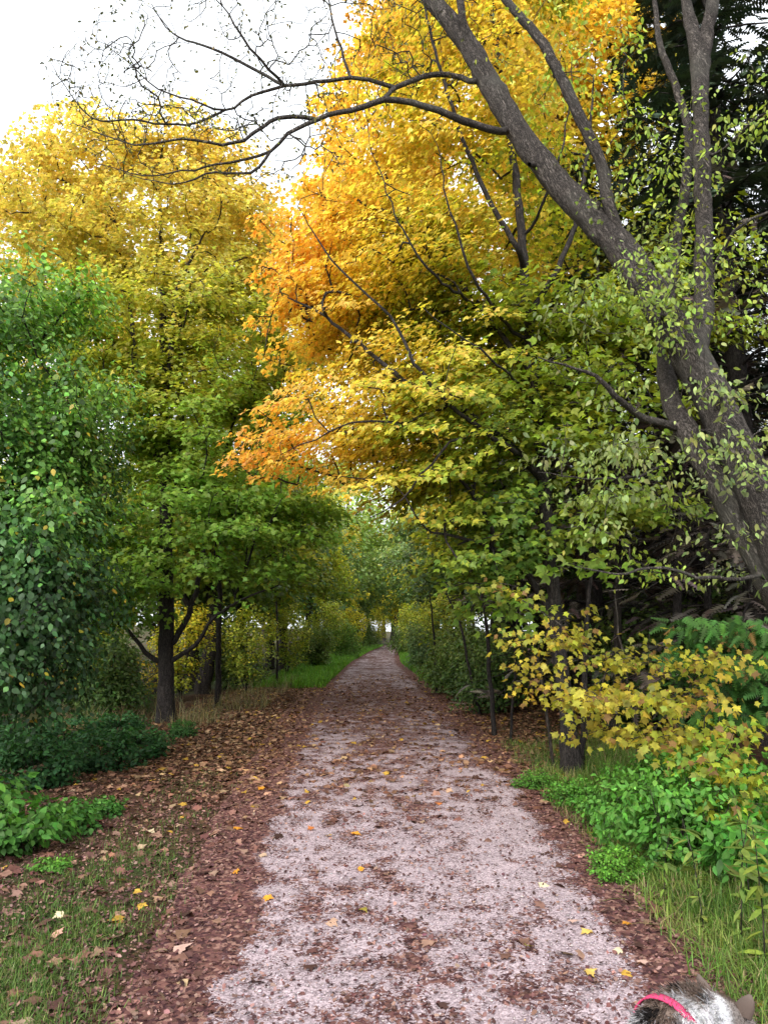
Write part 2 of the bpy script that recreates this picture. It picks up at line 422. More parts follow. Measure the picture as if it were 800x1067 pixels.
class Tree:
    def __init__(s, seed=0):
        s.rng = np.random.default_rng(seed)
        s.P = np.zeros((60000, 3)); s.par = np.full(60000, -1, int); s.fix = np.zeros(60000); s.n = 0
        s.dep = np.zeros(60000)
        s.chains = []; s.tips = []; s.tdir = []
    def add(s, p, par, fix=0):
        i = s.n; s.P[i] = p; s.par[i] = par; s.fix[i] = fix; s.n += 1
        s.dep[i] = 0 if par < 0 else s.dep[par] + np.linalg.norm(s.P[par] - p)
        return i
    def path(s, pts, radii, spacing=.16, wob=.0, join=True):
        q = np.hstack([np.asarray(pts, float), np.asarray(radii, float)[:, None]])
        q = catmull(q, spacing)
        if wob:
            q[1:-1, :3] += s.rng.normal(0, wob, (len(q) - 2, 3))
        par = -1; ch = []
        if s.n and join:
            par = int(np.argmin(np.linalg.norm(s.P[:s.n] - q[0, :3], axis=1))); ch = [par]; q = q[1:]
        for r in q:
            par = s.add(r[:3], par, max(r[3], .002)); ch.append(par)
        s.chains.append(ch); return ch
    def attract(s, A, step=.22, up=.5, bend=.2, wob=.025, depw=.12, mindist=0):
        A = np.asarray(A, float)
        dm = np.array([np.min(np.linalg.norm(s.P[:s.n] - a, axis=1)) for a in A])
        for k in np.argsort(dm):
            a = A[k]
            P = s.P[:s.n]; v = a - P; dist = np.linalg.norm(v, axis=1)
            cost = dist + up * np.maximum(0, P[:, 2] - a[2] + .15 * dist) + depw * s.dep[:s.n]
            i = int(np.argmin(cost)); n0 = P[i].copy(); L_ = dist[i]
            if L_ < max(.05, mindist): continue
            pd = norm(n0 - s.P[s.par[i]]) if s.par[i] >= 0 else np.array((0, 0, 1.))
            d0 = v[i] / L_
            c = n0 + .45 * L_ * norm(d0 * .8 + pd * .35 + np.array((0, 0, bend)))
            m = max(2, int(L_ / step))
            par = i; ch = [i]
            for q in range(1, m + 1):
                t = q / m
                p = (1 - t) ** 2 * n0 + 2 * t * (1 - t) * c + t * t * a + (s.rng.normal(0, wob, 3) if q < m else 0)
                par = s.add(p, par); ch.append(par)
            s.chains.append(ch); s.tips.append(par)
            s.tdir.append(norm(s.P[par] - s.P[s.par[par]] + .3 * d0))
    def radii(s, rt=.004, ex=.48):
        cnt = np.zeros(s.n); cnt[s.tips] = 1
        for i in range(s.n - 1, 0, -1):
            if s.par[i] >= 0: cnt[s.par[i]] += cnt[i]
        r = rt * np.maximum(cnt, .6) ** ex
        r = np.where(s.fix[:s.n] > 0, s.fix[:s.n], r)
        for i in range(s.n):
            p = s.par[i]
            if p >= 0 and s.fix[i] == 0: r[i] = min(r[i], r[p] * .985)
        return r
    def wood(s, name, mat, rt=.004, ex=.48, rough=.0, parent=None, origin=(0, 0, 0), flare=0):
        r = s.radii(rt, ex)
        VV, FF, off = [], [], 0
        for ch in s.chains:
            p = s.P[ch]; rr = r[ch].copy()
            if len(ch) < 2: continue
            if s.par[ch[0]] >= 0 or s.chains[0] is not ch: rr[0] = min(rr[0], rr[1] * 1.15)
            mxr = rr.max()
            k = 22 if mxr > .12 else 14 if mxr > .06 else 8 if mxr > .025 else 5 if mxr > .011 else 3
            T = norm(np.gradient(p, axis=0))
            nrm = np.cross(T[0], (0.3, .9, .2)); nrm = norm(nrm)
            th = np.arange(k) / k * 2 * math.pi
            rings = []
            for i in range(len(p)):
                nrm = norm(nrm - T[i] * np.dot(nrm, T[i])); bn = np.cross(T[i], nrm)
                rad = np.full(k, rr[i])
                if rr[i] > .03 and rough:
                    q = p[i] + np.outer(np.cos(th), nrm) * rr[i] + np.outer(np.sin(th), bn) * rr[i]
                    rad = rad * (1 + rough * (fbm(q * (1, 1, .45), 1.1 / max(rr[i], .05), 11) - .5) * 2)
                if flare and s.chains[0] is ch:
                    hgt = p[i][2] - p[0][2]
                    rad = rad * (1 + flare * math.exp(-max(hgt, 0) / .22) * (.8 + .5 * np.cos(th * 4 + 1.0)))
                rings.append(p[i] + rad[:, None] * (np.outer(np.cos(th), nrm) + np.outer(np.sin(th), bn)))
            VV.append(np.concatenate(rings))
            m = len(p); a = np.arange(m - 1)[:, None] * k + np.arange(k)[None]; b = np.arange(m - 1)[:, None] * k + (np.arange(k)[None] + 1) % k
            FF.append((np.stack([a, b, b + k, a + k], -1).reshape(-1, 4)) + off); off += m * k
        V = np.concatenate(VV) - np.asarray(origin); Fc = np.concatenate(FF)
        return link(name, new_mesh(name, V, np.full(len(Fc), 4), Fc.ravel(), mat, smooth=True), parent)

def blobs(bl, n, rng, pads=0, shell=.5, gap=.0, gscale=.9, seed=0, tilt=.12):
    """n points in a union of ellipsoids (px, py, Y, rx px, ry px, depth m): shell-biased, in layers of height pads, with gaps."""
    ar = np.array([b[3] * b[4] * (b[6] if len(b) > 6 else 1) for b in bl], float); ar /= ar.sum()
    out = []
    for b, m in zip(bl, np.maximum(1, (ar * n * (1.0 / max(1e-3, 1 - gap))).astype(int))):
        c = at(b[0], b[1], b[2]); t = np.linalg.norm(c - (0, 0, CAM_H)) / F
        v = norm(rng.normal(size=(m, 3))); rad = rng.uniform(0, 1, m) ** (1 / 3) ; rad = rad * (1 - shell) + shell * rng.uniform(.7, 1.05, m)
        rad = rad * (.82 + .45 * vnoise(v * 2 + c, 1.4, seed + 3))
        p = c + v * rad[:, None] * np.array((b[3] * t, b[5], b[4] * t))
        if pads:
            hd = np.linalg.norm((p - c)[:, :2], axis=1)
            z = p[:, 2] + tilt * hd
            p[:, 2] = np.round(z / pads + vnoise(p, .5, seed)) * pads - vnoise(p, .5, seed) * pads - tilt * hd + rng.normal(0, pads * .10, m)
        out.append(p)
    p = np.concatenate(out)
    if gap: p = p[fbm(p, gscale, seed + 50, 2) > np.quantile(fbm(p, gscale, seed + 50, 2), gap)]
    return p

def sprays(tips, tdir, per, Ls, Ws, rng, droop=.25, outw=.55, rnd=.45, centre=None, thick=.07, radial=0, slope=0):
    """Leaves set flat along both sides of every twig end."""
    tips, tdir = np.asarray(tips), np.asarray(tdir)
    N = len(tips); n = N * per
    T = np.repeat(tips, per, 0); D = np.array(tdir, float); D[:, 2] *= .45; D = norm(D)
    if radial:
        o = tips - np.asarray(centre); o[:, 2] = 0
        D = norm(D + radial * norm(o)); D[:, 2] = D[:, 2] * .4 - slope * rng.uniform(.4, 1.4, N); D = norm(D)
    D = np.repeat(D, per, 0)
    S = norm(np.cross(D, (0, 0, 1.)))
    a = rng.uniform(-1, .18, n); sgn = rng.choice((-1., 1.), n)
    wd = Ws * (1.0 - .55 * np.clip(a + .55, 0, 1)) * rng.uniform(.05, 1, n)
    c = T + D * (a * Ls)[:, None] + S * (sgn * wd)[:, None]
    c[:, 2] += rng.normal(0, thick, n) - droop * (wd / Ws) ** 2 * Ws * .6
    d = norm(D * (.55 + .45 * (radial > 0)) + S * sgn[:, None] * .75 + rng.normal(0, .42, (n, 3)) + np.array((0, 0, -droop * 1.6)))
    o = D if centre is None else norm((c - np.asarray(centre)) * (1, 1, .25))
    nn = norm(np.array((0, 0, 1.)) + outw * o + rng.normal(0, rnd, (n, 3)))
    return c, d, nn, np.repeat(np.arange(N), per)

def ramp(s, stops):
    """Piecewise colour by score."""
    xs = [q[0] for q in stops]
    return np.stack([np.interp(s, xs, [q[1][i] for q in stops]) for i in range(3)], -1)

def jitter(col, rng, v=.22, h=.08):
    n = len(col)
    c = col * np.exp(rng.normal(0, v, (n, 1))) * np.exp(rng.normal(0, h, (n, 3)))
    return np.clip(c, .002, .9)
# colours of living leaves (linear)
GREEN, DGREEN, YGREEN = (.055, .125, .018), (.028, .070, .016), (.22, .27, .025)
YELLOW, GOLD, ORANGE, RUST = (.60, .43, .030), (.68, .36, .022), (.66, .23, .018), (.50, .13, .03)

# ------------------------------------------------------------------ the maple left of the trail
def rel(c, base): return c - np.asarray(base)

def build_maple_left():
    base = gpt(173, 752)
    T = Tree(11); rng = T.rng
    Y = base[1]
    tr = [base, at(173, 700, Y), at(174, 640, Y), at(173, 570, Y), at(172, 480, Y + .1), at(171, 400, Y + .2), at(170, 320, Y + .4), at(168, 240, Y + .6), at(165, 175, Y + .8)]
    T.path(tr, [.165, .138, .128, .112, .10, .084, .065, .045, .02], .14, .006)
    j = lambda px, py, dy=0: at(px, py, Y + dy)
    T.path([j(173, 692), j(152, 680, -.15), j(132, 655, -.4), j(105, 640, -.7), j(70, 632, -.9)], [.052, .042, .032, .022, .010], .14, .008)
    T.path([j(178, 688), j(203, 672, -.2), j(222, 645, -.4), j(252, 625, -.8), j(290, 610, -1.1)], [.045, .038, .030, .020, .009], .14, .008)
    T.path([j(178, 675), j(196, 640, .1), j(210, 590, .3), j(216, 540, .5), j(235, 470, .6), j(255, 400, .6)], [.058, .050, .043, .036, .028, .012], .14, .008)
    T.path([j(173, 600), j(150, 575, -.3), j(125, 560, -.6), j(90, 548, -.8)], [.05, .04, .03, .012], .14, .008)
    T.path([j(172, 560), j(184, 500, .2), j(190, 430, .4), j(188, 330, .6), j(200, 240, .9)], [.08, .065, .055, .04, .015], .14, .008)
    T.path([j(171, 500), j(155, 440, .4), j(140, 360, .8), j(130, 270, 1.2), j(110, 200, 1.5)], [.07, .055, .045, .035, .012], .14, .008)
    T.path([j(172, 420), j(180, 350, 0), j(186, 300, -.2), j(215, 240, -.4)], [.06, .05, .04, .014], .14, .006)
    bl = [(125, 205, 14.4, 112, 72, 1.8), (52, 252, 14.6, 75, 80, 1.6), (215, 250, 13.8, 75, 75, 1.6), (250, 350, 13.2, 68, 75, 1.5),
          (130, 340, 13.6, 75, 60, 1.4), (250, 465, 12.8, 72, 65, 1.5), (105, 480, 12.9, 80, 75, 1.5), (275, 560, 12.6, 72, 52, 1.5),
          (100, 590, 12.4, 75, 50, 1.3), (232, 528, 12.3, 50, 30, 1.0), (180, 430, 13.4, 60, 60, 1.2), (60, 380, 13.5, 60, 60, 1.2), (170, 150, 14.8, 60, 30, 1.2), (265, 290, 14.5, 45, 60, 1.2), (295, 400, 14.2, 45, 55, 1.1), (90, 160, 15, 60, 40, 1.4), (225, 190, 14.5, 60, 50, 1.3), (310, 520, 13.2, 40, 35, .9), (70, 630, 12.6, 50, 24, 1.0), (60, 545, 12.6, 50, 40, 1.0)]
    A = blobs(bl, 1550, rng, pads=.5, shell=.35, gap=.08, gscale=.9, seed=3)
    T.attract(A, step=.25, up=.45, bend=.22)
    root = thing('maple_tree', 'dark trunked maple left of the trail, green low down and yellow at the top', 'tree', base)
    T.wood('trunk', B_DARK, .0050, .46, .10, root, base, flare=.35)
    tips, td = T.P[T.tips], T.tdir
    c, d, n, ti = sprays(tips, td, 54, .70, .36, rng, droop=.22, outw=.7, centre=base + (0, .5, 4))
    s = (c[:, 2] - 4.7) / 3.4 + (vnoise(tips, .8, 5)[ti] - .5) * .8 + rng.normal(0, .14, len(c)) + (c[:, 0] + 4) * .05
    col = ramp(s, [(-.4, (.18, .32, .046)), (.05, (.27, .39, .055)), (.4, (.26, .34, .035)), (.75, (.46, .49, .08)), (1.15, (.62, .58, .15)), (1.7, (.70, .58, .16))])
    link('crown', leaf_mesh('crown', c - base, d, n, rng.uniform(.075, .115, len(c)), MAPLE_S, jitter(col, rng), M_MAPLE, rng=rng), root)

def build_maple_orange():
    base = gpt(596, 806)
    T = Tree(23); rng = T.rng; Y = base[1]
    j = lambda px, py, dy=0: at(px, py, Y + dy)
    T.path([base, j(590, 740), j(580, 660), j(574, 600), j(566, 500, .1), j(556, 400, .2), j(548, 310, .3), j(540, 215, .4), j(528, 120, .6), j(515, 20, .9), j(505, -80, 1.2)],
           [.105, .086, .080, .076, .072, .066, .060, .053, .043, .032, .014], .14, .006)
    T.path([j(576, 640), j(540, 590, -.2), j(500, 565, -.5), j(450, 555, -.9)], [.04, .033, .024, .010], .14, .008)
    T.path([j(566, 500), j(520, 455, -.3), j(470, 420, -.6), j(420, 395, -.8), j(340, 330, -.4), j(300, 310, -.1)], [.05, .042, .035, .028, .018, .008], .14, .008)
    T.path([j(569, 530), j(500, 500, .3), j(440, 495, .5), j(370, 500, .4), j(290, 480, .2)], [.045, .036, .03, .02, .008], .14, .008)
    T.path([j(555, 390), j(500, 320, .4), j(450, 250, .6), j(400, 180, .8), j(370, 120, .9)], [.036, .030, .024, .017, .007], .14, .008)
    T.path([j(545, 270), j(500, 190, 0), j(470, 110, -.2), j(445, 20, -.3), j(430, -60, -.2)], [.036, .029, .022, .016, .007], .14, .008)
    T.path([j(572, 590), j(610, 540, .3), j(650, 510, .5)], [.035, .026, .010], .14, .008)
    T.path([j(550, 330), j(590, 260, .3), j(610, 170, .6), j(618, 80, .9)], [.04, .034, .026, .010], .14, .008)
    for pts_, r0 in (([(548, 478, -.5), (490, 440, -.9), (440, 390, -1.1), (405, 330, -1.0), (345, 270, -.9), (310, 215, -.7)], .030), ([(470, 420, -.6), (420, 440, -1.1), (370, 440, -1.2), (300, 470, -1.0)], .020),
                     ([(500, 320, .4), (455, 290, -.6), (420, 240, -.8), (385, 150, -.6)], .022), ([(520, 450, -.4), (470, 460, -1.2), (420, 520, -1.3), (385, 540, -1.3)], .018), ([(540, 350, .2), (500, 300, -.7), (470, 220, -.9), (455, 150, -.8)], .024),
                     ([(556, 420, .1), (520, 380, -.9), (480, 350, -1.2), (440, 320, -1.3)], .018), ([(545, 250, .4), (575, 190, -.3), (590, 130, -.4), (596, 60, -.4)], .022)):
        T.path([j(*q) for q in pts_], list(np.linspace(r0, .005, len(pts_))), .14, .012)
    bl = [(330, 455, 8.3, 85, 36, 1.1), (275, 475, 8.2, 45, 18, .7), (300, 335, 8.8, 50, 28, .9), (330, 370, 8.5, 62, 30, 1.0), (370, 410, 8.6, 75, 34, 1.2), (315, 250, 9.4, 45, 40, .9), (295, 295, 9.2, 40, 22, .8), (360, 320, 9.0, 70, 40, 1.2), (430, 350, 9.2, 60, 45, 1.1), (400, 315, 9.6, 55, 45, 1.0), (385, 290, 8.9, 98, 75, 1.5), (330, 285, 9.0, 55, 55, 1.2), (350, 210, 9.2, 45, 40, 1.0), (420, 190, 9.3, 95, 80, 1.6),
          (455, 90, 9.6, 90, 90, 1.6), (480, -20, 10, 110, 80, 1.6), (425, 440, 7.9, 85, 65, 1.4), (455, 520, 7.9, 62, 40, 1.2), (500, 570, 8.0, 70, 40, 1.1),
          (510, 400, 8.9, 80, 75, 1.5, .45), (545, 230, 10.2, 75, 95, 1.3, .5), (590, 430, 9.2, 70, 50, 1.1, .3), (400, 500, 8.2, 60, 45, 1.1), (440, -110, 10.4, 120, 80, 1.7), (540, 60, 10.6, 60, 90, 1.2, .6)]
    A = blobs(bl, 1350, rng, pads=.40, shell=.3, gap=.14, gscale=1.1, seed=8, tilt=.34)
    T.attract(A, step=.22, up=.35, bend=.15)
    root = thing('maple_tree', 'tall orange and gold maple arching over the trail from the right side', 'tree', base)
    T.wood('trunk', B_DARK, .0052, .47, .10, root, base, flare=.3)
    tips, td = T.P[T.tips], T.tdir
    c, d, n, ti = sprays(tips, td, 72, .95, .28, rng, droop=.30, outw=.75, rnd=.36, centre=base + (-.2, .6, 3.2), thick=.026, radial=1.5, slope=.42)
    s = np.where(c[:, 0] < -.2, .55 * (c[:, 0] + .2) - .08, .36 * c[:, 0] * (1 - .75 * sstep(4.6, 7, c[:, 2]))) + .12 + .26 * np.maximum(4.6 - c[:, 2], 0) * sstep(-1.2, .3, c[:, 0]) + .05 * np.clip(c[:, 2] - 4.8, 0, 2) + (vnoise(tips, .8, 15)[ti] - .5) * 1.1 + rng.normal(0, .2, len(c))
    s = np.maximum(s, -.9) 
    col = ramp(s, [(-.9, (.82, .47, .11)), (-.35, (.84, .57, .11)), (-.05, (.82, .62, .11)), (.35, (.78, .62, .11)), (.55, (.50, .50, .05)), (.9, (.26, .34, .04)), (1.4, (.10, .19, .03))])
    top = sstep(8.6, 10.2, c[:, 2])[:, None] * sstep(.8, -.2, c[:, 0])[:, None]
    col = col * (1 - top * .45) + np.array((.80, .36, .12)) * top * .45
    tipm = (sstep(.1, -.9, s) * (rng.random(len(c)) < .35))[:, None]
    col = col * (1 - tipm * .7) + np.array((.80, .40, .06)) * tipm * .7
    link('crown', leaf_mesh('crown', c - base, d, n, rng.uniform(.036, .094, len(c)), MAPLE_S, jitter(col, rng), M_MAPLE, rng=rng), root)

def build_vine_tree():
    base = np.array((-5.0, 7.9, float(gz(-5.0, 7.9))))
    T = Tree(31); rng = T.rng
    T.path([base, base + (.1, 0, 1.2), base + (.25, -.1, 2.4), base + (.2, -.2, 3.6), base + (.35, -.2, 4.7)], [.14, .12, .10, .07, .02], .15, .01)
    T.path([base + (.1, 0, 1.3), base + (.6, -.4, 2.1), base + (1.1, -.5, 2.9), base + (1.3, -.6, 3.4)], [.06, .05, .04, .01], .15, .01)
    T.path([base + (.2, 0, 2.0), base + (-.5, -.3, 2.7), base + (-.9, -.2, 3.7)], [.06, .05, .01], .15, .01)
    bl = [(48, 312, 7.7, 62, 34, .9), (10, 330, 7.3, 50, 40, .9), (45, 415, 7.2, 80, 50, 1.0), (92, 440, 7.9, 36, 48, .8), (28, 520, 7.0, 62, 60, 1.0), (66, 575, 7.4, 46, 48, .9),
          (12, 640, 6.8, 55, 70, 1.0), (-70, 400, 7.6, 100, 120, 1.3), (-60, 600, 7.2, 80, 120, 1.2), (95, 520, 8.2, 40, 45, .8), (40, 690, 7.6, 55, 50, .9), (85, 640, 8.0, 40, 45, .8), (60, 470, 7.5, 50, 40, .9)]
    A = blobs(bl, 760, rng, pads=0, shell=.5, gap=.22, gscale=1.5, seed=13)
    T.attract(A, step=.2, up=.1, bend=.3)
    root = thing('vine_covered_tree', 'dark green tree smothered in hanging vines at the left edge of the view', 'tree', base)
    T.wood('trunk', B_DARK, .0035, .46, .1, root, base, flare=.3)
    tips, td = T.P[T.tips], T.tdir
    c, d, n, ti = sprays(tips, td, 84, .46, .28, rng, droop=.55, outw=.9, rnd=.5, centre=base + (0, .3, 1.8), thick=.13)
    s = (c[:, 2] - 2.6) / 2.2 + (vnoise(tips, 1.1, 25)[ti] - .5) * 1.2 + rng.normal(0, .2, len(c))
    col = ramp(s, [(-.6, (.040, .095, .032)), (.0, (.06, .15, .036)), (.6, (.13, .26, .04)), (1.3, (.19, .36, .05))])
    yl = (rng.random(len(c)) < .02)[:, None]
    col = np.where(yl, np.array((.35, .28, .03)), col)
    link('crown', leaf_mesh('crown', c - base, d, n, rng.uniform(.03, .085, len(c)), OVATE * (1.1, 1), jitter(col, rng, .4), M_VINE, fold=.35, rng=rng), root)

def build_yellow_behind(name, label, base, trunk, bl, n, seed, stops, per=46, size=(.10, .15), pads=.5, gap=.2, sfun=None):
    T = Tree(seed); rng = T.rng
    for pts, rad in trunk: T.path(pts, rad, .25, .012)
    A = blobs(bl, n, rng, pads=pads, shell=.5, gap=gap, gscale=.6, seed=seed)
    T.attract(A, step=.32, up=.45, bend=.25)
    root = thing(name, label, 'tree', base)
    T.wood('trunk', B_MID, .005, .46, .1, root, base, flare=.3)
    tips, td = T.P[T.tips], T.tdir
    c, d, nn, ti = sprays(tips, td, per, .7, .40, rng, droop=.22, outw=.7, centre=np.asarray(base) + (0, 0, 4))
    s = sfun(c) + (vnoise(tips, .8, seed)[ti] - .5) * .6 + rng.normal(0, .12, len(c))
    link('crown', leaf_mesh('crown', c - base, d, nn, rng.uniform(*size, len(c)), MAPLE_S, jitter(ramp(s, stops), rng), M_MAPLE, rng=rng), root)

def build_leaning_tree():
    base = np.array((3.95, 5.2, float(gz(3.95, 5.2))))
    T = Tree(41); rng = T.rng
    wd = lambda px, Y: px / F * Y * .5
    main = [(858, 690, 5.3, 46), (812, 572, 5.35, 42), (787, 512, 5.4, 40), (758, 450, 5.5, 38), (729, 388, 5.6, 37), (688, 322, 5.7, 35), (643, 255, 5.85, 32), (592, 203, 6.0, 29), (548, 150, 6.1, 26), (512, 92, 6.2, 25), (488, 48, 6.3, 22), (452, 2, 6.4, 19), (400, -60, 6.5, 14), (350, -140, 6.6, 7)]
    pts = [base] + [at(a, b, c) for a, b, c, _ in main]
    T.path(pts, [.25] + [wd(e, c * 1.02) for a, b, c, e in main], .09, .004)
    j = at
    # second stem, crossing low
    T.path([base + (-.15, .25, .1), j(846, 690, 5.5), j(796, 592, 5.45), j(766, 540, 5.5), j(720, 458, 5.6), j(698, 412, 5.8), j(692, 350, 6.2), j(703, 260, 6.3), j(717, 140, 6.4), j(686, 40, 6.5), j(680, -40, 6.6)],
           [.13, .115, .105, .098, .085, .075, .065, .05, .04, .028, .015], .10, .004)
    # upright stem with its fork
    T.path([j(722, 368, 5.62), j(732, 330, 5.8), j(733, 260, 5.9), j(730, 150, 6.0), j(727, 62, 6.1), j(714, 0, 6.2), j(700, -80, 6.3)], [.09, .085, .075, .070, .074, .045, .025], .09, .003)
    T.path([j(729, 85, 6.08), j(737, 30, 6.1), j(746, -20, 6.1), j(752, -90, 6.2)], [.07, .06, .05, .02], .09, .003)
    # limb rising from the trunk towards the top
    T.path([j(655, 268, 5.83), j(634, 215, 5.8), j(626, 172, 5.8), j(600, 115, 5.8), j(565, 45, 5.9), j(527, 0, 6.0), j(490, -60, 6.1)], [.05, .052, .05, .05, .046, .038, .015], .09, .003)
    # fork at the top
    T.path([j(492, 55, 6.3), j(482, 20, 6.2), j(478, -10, 6.2), j(470, -60, 6.2)], [.045, .04, .035, .015], .09, .003)
    # long limb to the left and what springs from it
    T.path([j(532, 140, 6.12), j(505, 133, 6.0), j(470, 121, 5.9), j(430, 107, 5.85), j(400, 104, 5.8), j(365, 115, 5.8), j(330, 124, 5.8), j(300, 140, 5.75), j(282, 158, 5.75), j(255, 166, 5.7), j(225, 172, 5.7), j(190, 178, 5.65), j(150, 183, 5.6), j(100, 170, 5.6)],
           [.036, .032, .030, .027, .026, .022, .019, .016, .013, .011, .009, .007, .005, .003], .09, .004)
    T.path([j(497, 88, 6.2), j(470, 78, 6.3), j(440, 80, 6.2), j(412, 92, 6.1), j(400, 103, 5.85)], [.028, .026, .024, .022, .02], .09, .003)
    T.path([j(412, 92, 6.1), j(385, 84, 6.1), j(365, 82, 6.1), j(330, 86, 6.1), j(297, 90, 6.1), j(262, 100, 6.1), j(235, 115, 6.1), j(200, 105, 6.0), j(165, 92, 6.0), j(130, 62, 6.0), j(105, 40, 5.9)],
           [.021, .019, .018, .017, .015, .013, .011, .009, .007, .005, .002], .09, .004)
    T.path([j(297, 90, 6.1), j(262, 70, 6.2), j(220, 50, 6.2), j(180, 35, 6.3), j(158, 4, 6.3)], [.017, .015, .012, .008, .004], .09, .004)
    T.path([j(297, 90, 6.1), j(272, 62, 5.9), j(250, 35, 5.8), j(228, -5, 5.8)], [.016, .013, .011, .005], .09, .004)
    T.path([j(365, 82, 6.1), j(355, 50, 6.1), j(345, 15, 6.1), j(340, -30, 6.1)], [.015, .012, .009, .004], .09, .004)
    T.path([j(235, 115, 6.1), j(195, 130, 6.1), j(140, 125, 6.1), j(95, 122, 6.0), j(62, 80, 6.0), j(50, 58, 6.0)], [.013, .011, .009, .007, .004, .002], .09, .004)
    T.path([j(330, 124, 5.8), j(290, 122, 5.7), j(245, 150, 5.6), j(190, 145, 5.5), j(140, 150, 5.4), j(75, 128, 5.4)], [.022, .018, .014, .010, .007, .003], .09, .004)
    T.path([j(282, 158, 5.75), j(262, 180, 5.7), j(225, 180, 5.8), j(180, 192, 5.8), j(130, 180, 5.9)], [.015, .012, .010, .006, .003], .09, .004)
    T.path([j(300, 140, 5.75), j(318, 150, 5.6), j(312, 170, 5.5), j(300, 180, 5.5)], [.009, .007, .005, .002], .09, .004)
    # pale side branches low on the right
    T.path([j(714, 450, 5.65), j(690, 440, 5.6), j(668, 435, 5.6), j(640, 412, 5.4), j(620, 392, 5.3), j(560, 372, 5.2)], [.04, .034, .030, .024, .016, .005], .09, .004)
    T.path([j(700, 480, 5.9), j(665, 495, 5.5), j(620, 500, 5.3), j(560, 492, 5.2)], [.014, .011, .008, .003], .09, .006)
    T.path([j(800, 600, 5.4), j(740, 603, 5.0), j(690, 592, 4.8), j(640, 598, 4.7), j(600, 590, 4.7)], [.016, .013, .010, .007, .003], .09, .006)
    T.path([j(733, 165, 6.0), j(755, 155, 5.8), j(785, 125, 5.6), j(815, 110, 5.5)], [.016, .013, .010, .004], .09, .004)
    T.path([j(735, 300, 5.85), j(765, 240, 5.6), j(800, 222, 5.4), j(850, 205, 5.2)], [.02, .016, .012, .005], .09, .004)
    for px, py, Y_, dx, dz in ((770, 470, 5.45, .13, .03), (700, 330, 5.62, -.12, -.06), (615, 232, 5.9, .05, .13), (560, 172, 6.05, -.10, -.07), (728, 400, 5.55, -.12, .0), (745, 430, 5.45, .0, .12)):
        p = j(px, py, Y_); T.path([p, p + (dx * .6, -.07, dz * .6), p + (dx, -.11, dz)], [.034, .027, .020], .04, .002)
    bl1 = [(205, 70, 6.0, 120, 62, .6), (120, 105, 5.9, 62, 55, .6), (230, 150, 5.7, 130, 28, .5), (350, 50, 6.1, 80, 50, .7), (460, 40, 6.3, 60, 50, .6)]
    bl2 = [(690, 540, 5.7, 110, 70, .7, .6), (740, 300, 5.7, 75, 60, .6), (745, 130, 5.8, 60, 60, .7), (640, 330, 5.6, 70, 60, .6), (660, 200, 6.0, 60, 70, .6), (600, 60, 6.0, 60, 60, .6), (620, 480, 5.3, 70, 60, .5), (765, 455, 4.9, 55, 70, .3), (700, 300, 5.2, 50, 50, .3)]
    A1 = blobs(bl1, 1000, rng, shell=.3, seed=5); n1 = len(A1)
    T.attract(A1, step=.11, up=.0, bend=.0, wob=.008, depw=.02)
    k1 = len(T.tips)
    A2 = blobs(bl2, 330, rng, shell=.3, pads=.28, seed=6)
    T.attract(A2, step=.10, up=.1, bend=.1, wob=.015, depw=.03)
    root = thing('leaning_tree', 'big grey barked tree leaning left over the trail with bare twigs against the sky', 'tree', base)
    T.wood('trunk', B_GREY, .0024, .36, .22, root, base, flare=.3)
    tips, td = T.P[T.tips], np.asarray(T.tdir)
    c1, d1, m1, t1 = sprays(tips[:k1], td[:k1], 2, .22, .06, rng, droop=.35, outw=.2, rnd=.7, thick=.03)
    c2, d2, m2, t2 = sprays(tips[k1:], td[k1:], 17, .45, .17, rng, droop=.55, outw=.3, rnd=.8, thick=.04)
    col1 = ramp(rng.random(len(c1)), [(0, (.05, .06, .03)), (.6, (.09, .10, .04)), (1, (.20, .17, .05))])
    u = vnoise(tips[k1:], 1.0, 9)[t2] + .25 * sstep(3.8, 6.0, c2[:, 2])
    col2 = ramp(u, [(.2, (.17, .20, .10)), (.5, (.21, .27, .09)), (.8, (.27, .36, .06)), (1.1, (.36, .45, .06))])
    c = np.concatenate([c1, c2]); sz = np.concatenate([rng.uniform(.022, .040, len(c1)), rng.uniform(.030, .062, len(c2))])
    link('crown', leaf_mesh('crown', c - base, np.concatenate([d1, d2]), np.concatenate([m1, m2]), sz, OVATE * (.95, 1), jitter(np.concatenate([col1, col2]), rng, .32), M_GREEN, fold=.5, curl=.5, rng=rng), root)

build_maple_left()
build_maple_orange()
build_vine_tree()
b = np.array((-8.2, 18.5, float(gz(-8.2, 18.5))))
build_yellow_behind('maple_tree', 'yellow maple behind the green vine tree at the left edge', b,
    [([b, b + (.1, 0, 2), b + (0, .1, 5), b + (.1, 0, 9)], [.22, .18, .13, .03]), ([b + (.1, 0, 2.5), b + (1.2, -.3, 5), b + (1.8, -.3, 7.5)], [.1, .07, .02])],
    [(25, 260, 18, 85, 55, 2.0), (-60, 300, 18.5, 100, 80, 2.0), (20, 360, 18, 80, 60, 1.8), (90, 330, 19, 60, 50, 1.5)], 380, 51,
    [(-.2, (.13, .22, .03)), (.3, (.42, .43, .06)), (.8, (.62, .59, .14)), (1.4, (.70, .60, .15))], sfun=lambda c: (c[:, 2] - 4) / 4)
b = np.array((-5.6, 22.5, float(gz(-5.6, 22.5))))
